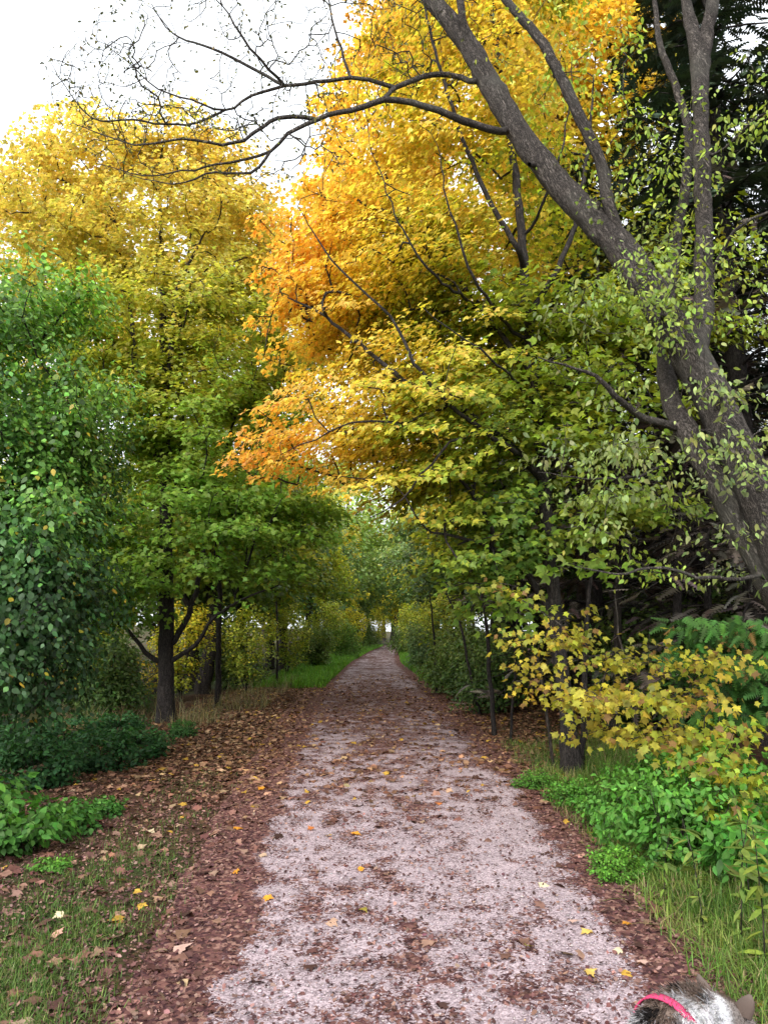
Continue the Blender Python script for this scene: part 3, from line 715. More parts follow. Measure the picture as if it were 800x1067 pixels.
build_yellow_behind('maple_tree', 'tall yellow green maple filling the gap behind the forked maple', b,
    [([b, b + (.1, 0, 2.5), b + (.3, .1, 6), b + (.2, 0, 12)], [.24, .2, .14, .03]), ([b + (.1, 0, 3), b + (1.6, -.3, 6), b + (2.4, -.3, 9)], [.12, .08, .02]), ([b + (.1, 0, 3.2), b + (-1.6, -.3, 7), b + (-2.2, -.3, 10)], [.12, .08, .02])],
    [(150, 240, 22, 95, 70, 2.2), (250, 290, 22, 60, 70, 2.0), (220, 380, 21.5, 75, 70, 2.0), (140, 350, 22, 70, 70, 2.0), (290, 420, 22, 50, 60, 1.8), (300, 330, 22.5, 45, 60, 1.8), (230, 480, 21.5, 90, 45, 2.0)], 560, 55,
    [(-.2, (.16, .25, .035)), (.3, (.40, .44, .06)), (.8, (.64, .60, .13)), (1.4, (.70, .60, .13))], sfun=lambda c: (c[:, 2] - 4.5) / 6.5, per=52)
b = np.array((2.6, 15.5, float(gz(2.6, 15.5))))
build_yellow_behind('maple_tree', 'golden maple standing farther back directly behind the orange one', b,
    [([b, b + (-.1, 0, 2.5), b + (-.5, .1, 6), b + (-.9, 0, 11)], [.2, .17, .13, .03]), ([b + (-.1, 0, 3.5), b + (-1.8, -.3, 6), b + (-3.0, -.3, 8)], [.1, .07, .02])],
    [(410, 130, 15.5, 70, 80, 1.8), (400, 250, 15, 90, 80, 1.8), (340, 330, 15, 60, 60, 1.5), (430, 360, 15, 80, 60, 1.6), (470, 40, 15.5, 80, 80, 1.8), (500, 200, 15.5, 70, 90, 1.6), (410, 440, 15, 75, 50, 1.5), (355, 200, 15.5, 40, 50, 1.4)], 620, 57,
    [(-.2, (.22, .30, .04)), (.15, (.50, .47, .07)), (.45, (.74, .59, .10)), (1.2, (.82, .56, .10))], sfun=lambda c: (c[:, 2] - 3.5) / 6, per=46)
b = np.array((3.7, 14.0, float(gz(3.7, 14.0))))
build_yellow_behind('maple_tree', 'tall yellow maple with thin upright stems behind the leaning grey tree', b,
    [([b, at(610, 560, 14), at(612, 400, 14), at(615, 250, 14), at(608, 120, 14), at(600, 0, 14.2), at(595, -90, 14.4)], [.17, .15, .13, .11, .09, .06, .02]),
     ([at(613, 300, 14), at(640, 200, 14.1), at(655, 100, 14.2), at(660, 0, 14.3), at(664, -60, 14.4)], [.08, .065, .05, .035, .015]),
     ([at(612, 260, 14), at(590, 180, 13.8), at(575, 90, 13.6), at(565, -20, 13.6)], [.07, .055, .04, .015])],
    [(600, 40, 13.8, 75, 70, 1.6), (640, 90, 13.6, 42, 90, 1.2), (575, 150, 13.6, 60, 75, 1.4), (610, -80, 14, 90, 70, 1.8), (560, 280, 13.2, 80, 70, 1.5, .5), (640, 250, 13.2, 60, 70, 1.2, .4)], 480, 61,
    [(-.3, (.14, .21, .03)), (.2, (.34, .40, .04)), (.6, (.66, .57, .08)), (1.1, (.78, .60, .09)), (1.6, (.80, .52, .09))], sfun=lambda c: (c[:, 2] - 6) / 6, per=40)
b = gpt(640, 770)
build_yellow_behind('maple_tree', 'slim understory maple spreading flat yellow green layers below the leaning tree', b,
    [([b, at(644, 640, b[1]), at(640, 520, b[1]), at(640, 400, b[1]), at(625, 300, b[1] + .2), at(620, 230, b[1] + .3)], [.06, .055, .048, .04, .028, .008])],
    [(600, 325, 8.6, 110, 26, 1.0), (690, 350, 9, 90, 24, 1.0), (570, 400, 8.4, 90, 26, 1.0), (660, 410, 8.3, 70, 20, .9), (640, 515, 8.2, 90, 10, .8), (690, 530, 8.4, 60, 10, .8), (590, 560, 8.0, 60, 10, .7), (620, 600, 7.8, 60, 10, .7), (700, 300, 8.8, 70, 14, .9), (720, 240, 9.0, 60, 14, .9), (540, 330, 8.8, 70, 30, .9), (560, 460, 8.2, 80, 24, .9), (520, 620, 8, 50, 26, .7)], 230, 71,
    [(-.3, (.10, .18, .03)), (.2, (.18, .27, .03)), (.6, (.34, .41, .04)), (1.1, (.50, .50, .05))], sfun=lambda c: .35 + (c[:, 2] - 4) / 8, per=34, size=(.075, .12), pads=.4, gap=.1)
build_leaning_tree()

# ------------------------------------------------------------------ conifers and background trees: one of each kind, then copies
def ells(el, n, rng, shell=.5, gap=0, pads=0, seed=0):
    """n points in a union of ellipsoids ((x, y, z), (rx, ry, rz))."""
    ar = np.array([e[1][0] * e[1][2] for e in el], float); ar /= ar.sum(); out = []
    for (c, r), m in zip(el, np.maximum(1, ar * n / max(.05, 1 - gap)).astype(int)):
        v = norm(rng.normal(size=(m, 3))); rad = rng.uniform(0, 1, m) ** (1 / 3); rad = rad * (1 - shell) + shell * rng.uniform(.7, 1.05, m)
        rad = rad * (.75 + .55 * vnoise(v * 2 + np.asarray(c), 1.4, seed + 3))
        out.append(np.asarray(c) + v * rad[:, None] * np.asarray(r))
    p = np.concatenate(out)
    if pads: p[:, 2] = np.round(p[:, 2] / pads) * pads + rng.normal(0, pads * .2, len(p))
    if gap:
        q = fbm(p, .9, seed + 50, 2); p = p[q > np.quantile(q, gap)]
    return p

def local_tree(name, cat, label, seed, stems, el, n, per, size, shape, stops, mat, bark, spread=(.6, .35), droop=.25, group=None, gap=.15, rt=.005, up=.4, sscale=(0, 1), trunk='trunk', thick=.1, step=.3, pads=0):
    T = Tree(seed); rng = T.rng
    for i, (pts, rad) in enumerate(stems): T.path(pts, rad, .2, .015, join=i > 0)
    T.attract(ells(el, n, rng, gap=gap, seed=seed, pads=pads), step=step, up=up, bend=.25)
    root = thing(name, label, cat, (0, 0, 0), group)
    T.wood(trunk, bark, rt, .46, .1, root, flare=.3)
    tips, td = T.P[T.tips], T.tdir
    c, d, nn, ti = sprays(tips, td, per, spread[0], spread[1], rng, droop=droop, outw=.7, centre=(0, 0, el[0][0][2] * .7), thick=thick)
    s = (c[:, 2] - sscale[0]) / sscale[1] + (vnoise(tips, .8, seed)[ti] - .5) * .9 + rng.normal(0, .18, len(c))
    link('crown' if cat == 'tree' else 'foliage', leaf_mesh('crown', c, d, nn, rng.uniform(*size, len(c)), shape, jitter(ramp(s, stops), rng), mat, rng=rng), root)
    return root

def make_spruce(seed, H, live_from):
    T = Tree(seed); rng = T.rng
    T.path([(0, 0, 0), (.05, .02, H * .3), (0, .05, H * .65), (.02, 0, H)], [.17, .14, .09, .012], .25, .006)
    root = thing('spruce_tree', '', 'tree')
    cs, ds, ns, sz, co = [], [], [], [], []
    z = .8
    while z < H - .3:
        ln = (1 - z / H) ** .8 * 3.0 + .25
        if z < 2.2: ln *= .75
        for k in range(int(rng.integers(4, 7))):
            a = rng.uniform(0, 2 * math.pi); l = ln * rng.uniform(.65, 1.1)
            o = np.array((math.cos(a), math.sin(a), 0)); b0 = np.array((.02, .02, z))
            pts = [b0, b0 + o * l * .4 + (0, 0, .08 - .03 * l), b0 + o * l * .75 + (0, 0, -.12 * l), b0 + o * l + (0, 0, -.20 * l)]
            ch = T.path(pts, [.028 * (l / 2.5) + .008, .016, .009, .003], .3, .015)
            P = T.P[ch]; side = np.cross(o, (0, 0, 1.))
            dead = z < live_from * rng.uniform(.7, 1.3)
            for q in range(1, len(P)):
                f = q / len(P)
                for sg in (-1, 1):
                    for _ in range(2):
                        dd = norm(o * rng.uniform(.4, .9) + side * sg * rng.uniform(.4, 1.0) + np.array((0, 0, rng.uniform(-.45, .05))))
                        tl = l * .30 * (1.1 - f) + .16
                        if dead and rng.random() < .75:
                            if rng.random() < .55:
                                e = P[q] + dd * tl * rng.uniform(.6, 1.3)
                                T.path([P[q], (P[q] + e) / 2 + (0, 0, .03), e], [.005, .004, .002], .3, 0)
                            continue
                        m = max(1, int(tl / .16))
                        for g in range(m):
                            cs.append(P[q] + dd * tl * g / m + rng.normal(0, .02, 3)); ds.append(norm(dd + rng.normal(0, .25, 3)))
                            ns.append((rng.normal(0, .3), rng.normal(0, .3), 1)); sz.append(rng.uniform(.20, .34))
                            co.append((.13, .108, .09) if dead else (.040, .060, .036))
        z += rng.uniform(.26, .40)
    T.wood('trunk', B_DARK, .004, .46, .1, root, flare=.25)
    link('crown', leaf_mesh('crown', np.array(cs), np.array(ds), np.array(ns), np.array(sz), FIR, jitter(np.array(co), rng, .3), M_FIR, fold=.1, rng=rng), root)
    return root

ORD = ['first', 'second', 'third', 'fourth', 'fifth', 'sixth', 'seventh', 'eighth', 'ninth', 'tenth', 'eleventh', 'twelfth', 'thirteenth', 'fourteenth', 'fifteenth', 'sixteenth', 'last']

def scatter(protos, spots, group, labels, seed=0):
    """spots: (x, y, scale, proto, tint[, squash]); the first use of a kind moves the kind itself."""
    rng = np.random.default_rng(seed); used = set()
    for i, sp in enumerate(spots):
        x, y, s, k, tint = sp[:5]; q = sp[5] if len(sp) > 5 else 1
        rz = rng.uniform(0, 6.28); z = float(gz(x, y)) - .03
        p = protos[k]
        if p.name in used or p.get('placed'):
            r = dup(p, (x, y, z), rz, (s, s, s * q), labels[i], group, tint)
        else:
            p.location = (x, y, z); p.rotation_euler = (0, 0, rz); p.scale = (s, s, s * q); p['label'] = labels[i]; p['group'] = group; p['placed'] = 1
            for ch in p.children: ch.color = (*tint, 1)
            used.add(p.name)

spr = [make_spruce(101, 13.5, 6.5), make_spruce(102, 11.0, 5.0)]
W1 = (1, 1, 1)
sp_spots = [(4.9, 9.8, 1.0, 0, W1), (6.3, 8.4, 1.05, 1, W1), (7.6, 11.0, 1.1, 0, W1), (3.6, 12.6, .95, 1, W1), (5.6, 13.4, 1.1, 0, W1), (9.2, 9.4, 1.0, 1, W1),
            (4.2, 17.5, 1.1, 0, W1), (7.2, 17.0, 1.2, 1, W1), (10.5, 14.0, 1.2, 0, W1), (5.4, 22.5, 1.1, 1, W1), (9.5, 22.0, 1.25, 0, W1), (13.5, 19.5, 1.3, 1, W1), (8.2, 29, 1.2, 0, W1), (13, 28, 1.3, 1, W1)]
sp_lab = ['dark spruce with bare lower boughs behind the leaning tree, %s in depth' % ORD[i] for i in range(14)]
sp_spots.sort(key=lambda q: q[1])
scatter(spr, sp_spots, 'dark spruces right of the trail', sp_lab, 1)

DULL = [(-.3, (.075, .12, .032)), (.4, (.13, .18, .045)), (.9, (.22, .25, .055)), (1.4, (.34, .31, .06))]
WARM = [(-.3, (.10, .17, .035)), (.3, (.22, .27, .04)), (.8, (.45, .42, .05)), (1.3, (.62, .50, .06))]
bt = [
    local_tree('leafy_tree', 'tree', '', 201, [([(0, 0, 0), (.1, 0, 1.6), (-.1, .1, 3.6), (.1, 0, 6.5)], [.16, .13, .10, .02]), ([(.05, 0, 1.4), (.9, .2, 3), (1.6, .3, 5)], [.08, .06, .01]), ([(0, 0, 1.9), (-.9, -.2, 3.4), (-1.4, -.3, 5)], [.08, .06, .01])],
               [((0, 0, 4.9), (1.9, 1.9, 2.2)), ((1.5, .3, 3.9), (1.3, 1.3, 1.6)), ((-1.4, -.3, 4.0), (1.3, 1.3, 1.7)), ((.2, 0, 2.5), (1.8, 1.8, .9))], 330, 24, (.11, .18), HEX, DULL, M_GREEN, B_DARK, (.7, .4), sscale=(3, 5)),
    local_tree('leafy_tree', 'tree', '', 202, [([(0, 0, 0), (-.15, 0, 1.5), (.1, .1, 3.4), (0, 0, 7.5)], [.14, .12, .09, .02]), ([(-.05, 0, 1.0), (.7, .3, 2.5), (1.0, .4, 4.2)], [.07, .05, .01])],
               [((0, 0, 5.4), (1.6, 1.6, 2.4)), ((.8, .3, 3.4), (1.4, 1.4, 1.5)), ((-.8, -.1, 3.2), (1.2, 1.2, 1.2))], 300, 25, (.11, .17), MAPLE_S, WARM, M_MAPLE, B_DARK, (.7, .4), sscale=(2.5, 6)),
]
bush = [
    local_tree('shrub', 'shrub', '', 211, [([(0, 0, 0), (.05, .1, .7), (.1, .2, 1.7)], [.025, .02, .004]), ([(0, 0, .02), (.3, -.1, .7), (.6, -.1, 1.4)], [.02, .015, .004]), ([(0, 0, .02), (-.3, .1, .7), (-.5, .2, 1.5)], [.02, .015, .004]), ([(0, 0, .02), (-.1, -.4, .6), (-.2, -.6, 1.2)], [.02, .015, .004])],
               [((0, 0, 1.1), (.85, .85, .75)), ((.3, .2, .55), (.8, .8, .45))], 170, 34, (.06, .11), OVATE, DULL, M_GREEN, B_DARK, (.4, .25), sscale=(0.3, 2.2), rt=.003, trunk='stem', step=.15, up=.2),
    local_tree('shrub', 'shrub', '', 212, [([(0, 0, 0), (.1, .05, 1.0), (.0, .1, 2.4)], [.03, .02, .004]), ([(0, 0, .02), (.35, -.2, 1.0), (.6, -.2, 2.0)], [.02, .015, .004]), ([(0, 0, .02), (-.3, .1, .9), (-.6, .2, 2.1)], [.02, .015, .004])],
               [((0, 0, 1.7), (.9, .9, 1.0)), ((0, .1, .9), (.6, .6, .6))], 130, 26, (.06, .10), HEX, WARM, M_GREEN, B_DARK, (.4, .25), sscale=(0.2, 3), rt=.003, trunk='stem', step=.18, up=.2, gap=.25),
]
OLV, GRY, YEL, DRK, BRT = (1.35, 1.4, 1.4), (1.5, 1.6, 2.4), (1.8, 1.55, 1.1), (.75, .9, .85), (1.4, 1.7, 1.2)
PALE = (2.2, 2.2, 2.3)  # distance haze put into the colour: paler leaf tint for far trees
lt = []
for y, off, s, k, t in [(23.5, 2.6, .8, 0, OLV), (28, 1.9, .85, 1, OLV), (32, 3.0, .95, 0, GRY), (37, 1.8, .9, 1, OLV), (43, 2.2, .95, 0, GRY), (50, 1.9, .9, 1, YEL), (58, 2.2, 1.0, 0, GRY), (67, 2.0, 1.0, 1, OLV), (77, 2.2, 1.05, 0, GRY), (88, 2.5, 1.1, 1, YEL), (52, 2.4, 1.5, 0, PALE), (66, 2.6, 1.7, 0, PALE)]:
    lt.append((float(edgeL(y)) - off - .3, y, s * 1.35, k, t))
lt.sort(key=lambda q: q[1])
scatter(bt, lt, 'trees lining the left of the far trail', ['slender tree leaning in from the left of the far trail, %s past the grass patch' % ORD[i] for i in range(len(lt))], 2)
rt_ = []
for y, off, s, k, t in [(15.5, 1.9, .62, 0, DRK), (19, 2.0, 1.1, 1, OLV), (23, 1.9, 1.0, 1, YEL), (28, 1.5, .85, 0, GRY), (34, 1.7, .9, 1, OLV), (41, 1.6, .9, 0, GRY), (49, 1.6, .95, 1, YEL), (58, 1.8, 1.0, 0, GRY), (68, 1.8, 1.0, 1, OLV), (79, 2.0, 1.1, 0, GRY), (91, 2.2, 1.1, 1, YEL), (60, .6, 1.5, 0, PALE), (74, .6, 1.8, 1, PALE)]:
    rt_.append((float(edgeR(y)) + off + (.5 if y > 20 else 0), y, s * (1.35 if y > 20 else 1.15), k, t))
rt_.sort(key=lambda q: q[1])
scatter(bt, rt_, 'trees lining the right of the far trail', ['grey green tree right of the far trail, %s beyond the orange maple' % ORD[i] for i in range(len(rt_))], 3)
deep = [(-6.3, 21, .85, 0, OLV), (-9.5, 24, 1.0, 1, OLV), (-13.5, 22, 1.1, 0, DRK), (-17, 27, 1.3, 1, OLV), (-7.5, 29, 1.0, 1, YEL), (-12, 32, 1.25, 0, OLV), (-22, 30, 1.5, 0, OLV), (-9, 39, 1.25, 0, GRY), (-16, 40, 1.5, 1, OLV),
        (-7, 50, 1.2, 1, OLV), (-13, 54, 1.5, 0, GRY), (-24, 46, 1.7, 1, OLV), (-10.5, 14.5, .9, 0, DRK), (-14.5, 16.5, 1.1, 0, DRK), (-6, 66, 1.4, 0, GRY), (-12, 76, 1.6, 1, OLV), (-4.9, 20.5, 1.45, 1, OLV)]
deep.sort(key=lambda q: math.hypot(q[0] + 3.8, q[1] - 13.2))
scatter(bt, deep, 'trees in the woods left of the trail', ['olive woodland tree deep in the left woods, %s from the forked maple' % ORD[i] for i in range(len(deep))], 4)
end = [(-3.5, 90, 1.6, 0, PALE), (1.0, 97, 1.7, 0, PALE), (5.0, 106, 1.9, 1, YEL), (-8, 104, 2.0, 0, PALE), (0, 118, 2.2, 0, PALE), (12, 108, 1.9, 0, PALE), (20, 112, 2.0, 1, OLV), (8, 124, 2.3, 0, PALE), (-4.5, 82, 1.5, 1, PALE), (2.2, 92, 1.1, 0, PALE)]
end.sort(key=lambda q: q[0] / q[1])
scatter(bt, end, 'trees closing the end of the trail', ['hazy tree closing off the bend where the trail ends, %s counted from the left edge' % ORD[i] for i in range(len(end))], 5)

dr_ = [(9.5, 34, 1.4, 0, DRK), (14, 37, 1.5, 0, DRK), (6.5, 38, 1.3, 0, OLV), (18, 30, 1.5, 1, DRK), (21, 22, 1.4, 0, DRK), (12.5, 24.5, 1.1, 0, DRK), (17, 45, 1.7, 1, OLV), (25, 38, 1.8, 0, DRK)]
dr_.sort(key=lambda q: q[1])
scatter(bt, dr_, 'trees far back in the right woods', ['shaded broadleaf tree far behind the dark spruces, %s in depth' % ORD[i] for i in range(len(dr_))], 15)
rb = []
for y, off, s, k, t in [(14.2, .75, .8, 0, DRK), (16.3, .85, .9, 0, DRK), (18, .6, .85, 0, OLV), (20.5, .9, 1.0, 0, OLV), (24, .9, 1.0, 1, OLV), (29, .8, 1.1, 0, GRY), (36, .8, 1.1, 1, OLV), (45, .7, 1.2, 0, OLV), (56, .9, 1.3, 1, YEL), (70, 1.0, 1.4, 0, OLV)]:  # DRK on the nearest bushes puts the deep understorey shade into leaf colour
    rb.append((float(edgeR(y)) + off, y, s, k, t))
scatter(bush, rb, 'bushes along the right of the far trail', ['wispy grey green bush crowding the right trail edge, %s going away' % ORD[i] for i in range(len(rb))], 6)
lb = []
for y, off, s, k, t in [(19, 1.9, .8, 1, OLV), (21.5, 2.9, 1.0, 0, OLV), (25, 1.6, .9, 1, OLV), (29.5, 1.2, 1.0, 0, OLV), (34, 1.1, 1.1, 1, OLV), (40, 1.0, 1.2, 0, BRT), (48, 1.0, 1.2, 1, YEL), (60, 1.1, 1.3, 0, OLV), (74, 1.1, 1.4, 1, YEL)]:
    lb.append((float(edgeL(y)) - off, y, s, k, t))
scatter(bush, lb, 'bushes along the left of the far trail', ['leafy bush edging the left of the far trail, %s from the thin dark post' % ORD[i] for i in range(len(lb))], 7)
ub = [(-5.6, 15.2, 1.0, 0, DRK), (-7.6, 12.4, 1.1, 0, DRK), (-7.0, 17.5, 1.2, 1, OLV), (-9.5, 11.0, 1.3, 0, DRK), (-4.9, 18.3, .9, 1, YEL), (-9.2, 19.5, 1.3, 1, OLV), (-11.5, 14, 1.4, 0, DRK)]
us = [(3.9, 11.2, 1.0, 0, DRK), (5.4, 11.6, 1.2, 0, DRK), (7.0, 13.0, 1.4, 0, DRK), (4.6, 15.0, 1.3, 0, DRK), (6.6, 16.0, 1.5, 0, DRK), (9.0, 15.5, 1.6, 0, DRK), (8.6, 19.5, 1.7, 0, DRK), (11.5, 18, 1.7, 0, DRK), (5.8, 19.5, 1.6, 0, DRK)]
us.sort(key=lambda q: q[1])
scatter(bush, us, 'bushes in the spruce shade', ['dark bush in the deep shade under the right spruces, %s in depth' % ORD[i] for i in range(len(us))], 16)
ub.sort(key=lambda q: q[1])
scatter(bush, ub, 'bushes under the left trees', ['shadowed bush under the left trees beyond the forked maple, %s in depth' % ORD[i] for i in range(len(ub))], 8)

# ------------------------------------------------------------------ undergrowth close by
BRIGHT = [(-.3, (.05, .13, .025)), (.4, (.085, .235, .035)), (1.0, (.14, .34, .05)), (1.5, (.20, .40, .06))]
DEEP = [(-.3, (.026, .07, .026)), (.5, (.042, .12, .04)), (1.1, (.065, .18, .05))]
def herb(seed, name, label, stops, size, shape=OVATE, hgt=.55, rad=.45, n=130, per=20, mat=None, nst=9):
    rng = np.random.default_rng(seed)
    stems = []
    for i in range(nst):
        a = i / nst * 6.28 + rng.uniform(-.3, .3); r = rad * rng.uniform(.2, .9); h = hgt * rng.uniform(.6, 1.0)
        stems.append(([(.03 * math.cos(a), .03 * math.sin(a), 0), (r * .5 * math.cos(a), r * .5 * math.sin(a), h * .6), (r * math.cos(a), r * math.sin(a), h)], [.006, .005, .002]))
    return local_tree(name, 'plant', label, seed, stems, [((0, 0, hgt * .62), (rad, rad, hgt * .48)), ((.1, .1, hgt * .35), (rad * 1.1, rad * 1.1, hgt * .35))], n, per, size, shape, stops, mat or M_GREEN, B_MID,
                      (.16, .12), droop=.3, gap=.12, rt=.0016, up=.0, sscale=(.05, hgt * 1.1), trunk='stem', thick=.03, step=.07)

hb = [herb(301, 'leafy_plant', '', BRIGHT, (.028, .056), per=27), herb(302, 'leafy_plant', '', DEEP, (.04, .075), hgt=.6, rad=.5, n=150), herb(303, 'leafy_plant', '', BRIGHT, (.045, .09), hgt=.42, rad=.36, n=80, per=15, nst=7)]
def spots(l): return [(*gpt(px, py)[:2], s, k, t, q) for px, py, s, k, t, q in l]
near_r = spots([(705, 905, 1.0, 0, W1, 1.15), (655, 868, .85, 0, W1, 1.0), (760, 885, 1.0, 0, (.8, .9, .8), 1.2), (600, 842, .6, 0, (1, 1, .9), .8), (560, 822, .5, 0, (1, .95, .9), .7), (640, 915, .45, 0, (1.2, 1.1, .9), .8), (700, 838, .9, 0, (.9, .9, .8), 1.0), (800, 930, .9, 2, (.9, 1, .9), 1.3)])
scatter(hb, near_r, 'green plants on the right verge',
        ['largest bright green leafy plant on the right verge', 'bright green leafy plant just left of the largest verge plant', 'darker green leafy plant right of the largest verge plant',
         'low green plant in front of the orange maple trunk', 'smallest green plant at the litter edge by the slim stems', 'low yellowish green plant at the grass edge nearest the trail',
         'green leafy plant under the yellow sapling, behind the largest verge plant', 'broad leaved green plant at the right edge of the view'], 11)
near_l = spots([(40, 822, .95, 1, W1, .85), (100, 805, .95, 1, W1, .85), (150, 790, .8, 1, (1.1, 1.1, 1), .8), (0, 800, 1.1, 1, W1, .9), (70, 782, 1.0, 1, (.9, 1, 1), .8), (125, 772, .9, 1, W1, .8), (190, 766, .5, 1, (1.5, 1.3, 1), .8),
                (20, 890, .9, 2, (.7, .72, .75), .95), (62, 868, .75, 2, (.62, .66, .7), .9), (105, 850, .5, 2, (.6, .66, .7), .9), (-30, 870, 1.1, 2, (.7, .72, .75), 1.0), (55, 905, .35, 2, (1.1, 1, .9), .7)])
scatter(hb, near_l, 'undergrowth plants on the left verge',
        ['dark green weed clump below the hanging vines', 'dark green weed clump in the middle of the left undergrowth', 'dark weed clump nearest the litter left of the maple', 'dark weed clump at the far left edge below the vines',
         'dark weed clump behind the middle one of the left undergrowth', 'dark weed clump close in front of the forked maple', 'small pale weed at the foot of the forked maple trunk',
         'brightest broad leaved green plant at the lower left edge', 'broad leaved plant right of the brightest lower left plant', 'small broad leaved plant nearest the trail on the left',
         'broad leaved plant cut by the left edge of the view', 'tiny broad leaved seedling in the litter below the bright plant'], 12)

# saplings with big flat yellow leaves
def sapling(label, base, stems, bl, n, seed, stops, size=(.035, .080), per=16, shape=MAPLE, mat=None, spread=(.34, .20), name='maple_sapling'):
    T = Tree(seed); rng = T.rng
    for i, (p, r) in enumerate(stems): T.path(p, r, .12, .006, join=i > 0)
    T.attract(blobs(bl, n, rng, pads=.24, shell=.4, seed=seed, tilt=.1), step=.12, up=.2, bend=.15, wob=.012)
    root = thing(name, label, 'sapling', base)
    T.wood('stem', B_MID, .0022, .42, .05, root, base)
    tips, td = T.P[T.tips], T.tdir
    c, d, nn, ti = sprays(tips, td, per, *spread, rng, droop=.45, outw=.75, rnd=.62, centre=np.asarray(base) + (.0, 1.2, .2), thick=.045)
    s = vnoise(tips, 2.0, seed)[ti] + rng.normal(0, .15, len(c))
    link('crown', leaf_mesh('crown', c - base, d, nn, rng.uniform(*size, len(c)), shape, np.where(rng.random(len(c))[:, None] < .09, (.26, .15, .05), jitter(ramp(s, stops), rng, .28)), mat or M_MAPLE, rng=rng), root)
YS = [(0, (.22, .26, .035)), (.45, (.36, .34, .04)), (.8, (.48, .39, .05)), (1.2, (.56, .38, .05))]
b = gpt(577, 800); Y = b[1]
sapling('slim sapling with small yellow leaf sprays beside the orange maple trunk', b,
    [([b, at(566, 720, Y - .1), at(556, 670, Y - .2), at(545, 640, Y - .2), at(535, 600, Y - .3)], [.022, .018, .014, .01, .004])],
    [(548, 705, 6.7, 22, 12, .3), (560, 665, 6.6, 40, 8, .4), (600, 650, 6.8, 36, 6, .4), (540, 612, 7, 24, 8, .4)], 30, 401, YS)
b = gpt(668, 838); Y = b[1]
sapling('yellow leaved maple sapling spreading wide flat layers above the green plants', b,
    [([b, at(664, 780, Y), at(655, 720, Y), at(645, 660, Y), at(640, 620, Y)], [.018, .015, .012, .009, .004]), ([at(664, 780, Y), at(700, 740, Y - .2), at(740, 700, Y - .3)], [.012, .009, .003])],
    [(635, 738, 5.9, 56, 26, .5), (635, 672, 6.2, 55, 10, .45), (705, 712, 5.8, 50, 16, .45), (745, 697, 5.7, 32, 8, .35), (690, 765, 5.7, 44, 12, .4)], 95, 402, YS)
b = gpt(762, 880); Y = b[1]
sapling('low yellow green sapling at the right edge among green plants', b,
    [([b, at(752, 830, Y), at(745, 780, Y), at(750, 740, Y)], [.014, .011, .008, .003])],
    [(742, 788, 5.2, 42, 18, .35), (755, 822, 5.0, 32, 14, .35), (775, 760, 5.3, 30, 12, .3)], 42, 403, [(0, (.13, .26, .035)), (.5, (.26, .34, .04)), (1, (.46, .42, .04))])
b = gpt(770, 772); Y = b[1]
sapling('dark green fern like fir seedling behind the yellow sapling on the right', b,
    [([b, at(766, 720, Y), at(765, 680, Y), at(764, 640, Y)], [.03, .025, .018, .004])],
    [(760, 685, 7.4, 62, 22, .7), (790, 735, 7.2, 50, 20, .6), (740, 660, 7.6, 40, 12, .5)], 120, 404, [(0, (.03, .08, .015)), (.5, (.045, .12, .02)), (1, (.06, .16, .025))], size=(.12, .2), shape=FIR, mat=M_FIR, per=10, name='fir_seedling')
b = gpt(132, 742); Y = b[1]
sapling('low bright yellow sapling seen under the forked maple', b,
    [([b, b + (.05, 0, .5), b + (.0, .1, 1.1)], [.02, .015, .004]), ([b + (0, 0, .2), b + (.4, .1, .7), b + (.7, .1, .9)], [.012, .01, .004])],
    [(140, 712, Y, 34, 16, .5), (100, 700, Y + .5, 30, 14, .5), (165, 690, Y + .6, 20, 14, .4)], 70, 405, YS, per=22, shape=MAPLE_S)
b = np.array((float(edgeL(17.5)) - 1.4, 17.3, 0)); b[2] = gz(b[0], b[1])

# slender stems standing by themselves
def bare_stem(label, base, pts, rad, seed, twigs=14, name='dead_sapling', cat='dead tree', mat=B_DARK):
    T = Tree(seed); T.path([base] + pts, rad, .15, .008)
    rng = T.rng
    p = T.P[:T.n]; q = p[rng.integers(T.n // 4, T.n, twigs)] + rng.normal(0, .32, (twigs, 3)) * (1, 1, .6) + (0, 0, .25)
    T.attract(q, step=.1, up=.3, bend=.2)
    root = thing(name, label, cat, base); T.wood('trunk', mat, .0028, .4, .08, root, base, flare=.2)
b = gpt(227, 736); Y = b[1]
bare_stem('thin dark trunk standing just right of the forked maple', b, [at(228, 680, Y), at(229, 620, Y), at(231, 540, Y), at(234, 450, Y)], [.062, .055, .05, .042, .012], 501)
b = gpt(289, 716); Y = b[1]
bare_stem('thinnest grey pole by the left grass, farther along than the thin dark trunk', b, [at(289, 690, Y), at(289, 660, Y), at(288, 628, Y)], [.035, .033, .03, .026], 502, 5)
for px, py, tx, ty2, r, lab, sd in [(515, 768, 500, 600, .05, 'slanting dark stem nearest the trail in the shade right of it', 503), (532, 770, 545, 590, .03, 'thin dark stem between the slanting stem and the slim sapling', 504),
                                (455, 722, 448, 620, .045, 'thin crooked dark stem in the grey bushes right of the far trail', 505), (500, 745, 462, 610, .04, 'thin stem curving left over the shaded bank', 506),
                                (605, 800, 618, 560, .05, 'dark companion stem close behind the orange maple trunk', 507), (700, 775, 712, 500, .10, 'dark bare trunk in the spruce shade right of the slim maple', 508), (738, 772, 735, 500, .09, 'dark bare trunk in the spruce shade nearest the leaning tree', 509)]:
    b = gpt(px, py); Y = b[1]
    bare_stem(lab, b, [at(px + (tx - px) * .3, py + (ty2 - py) * .35, Y), at(px + (tx - px) * .5, py + (ty2 - py) * .65, Y), at(tx, ty2, Y)], [r * .7, r * .62, r * .55, r * .28], sd, 24)

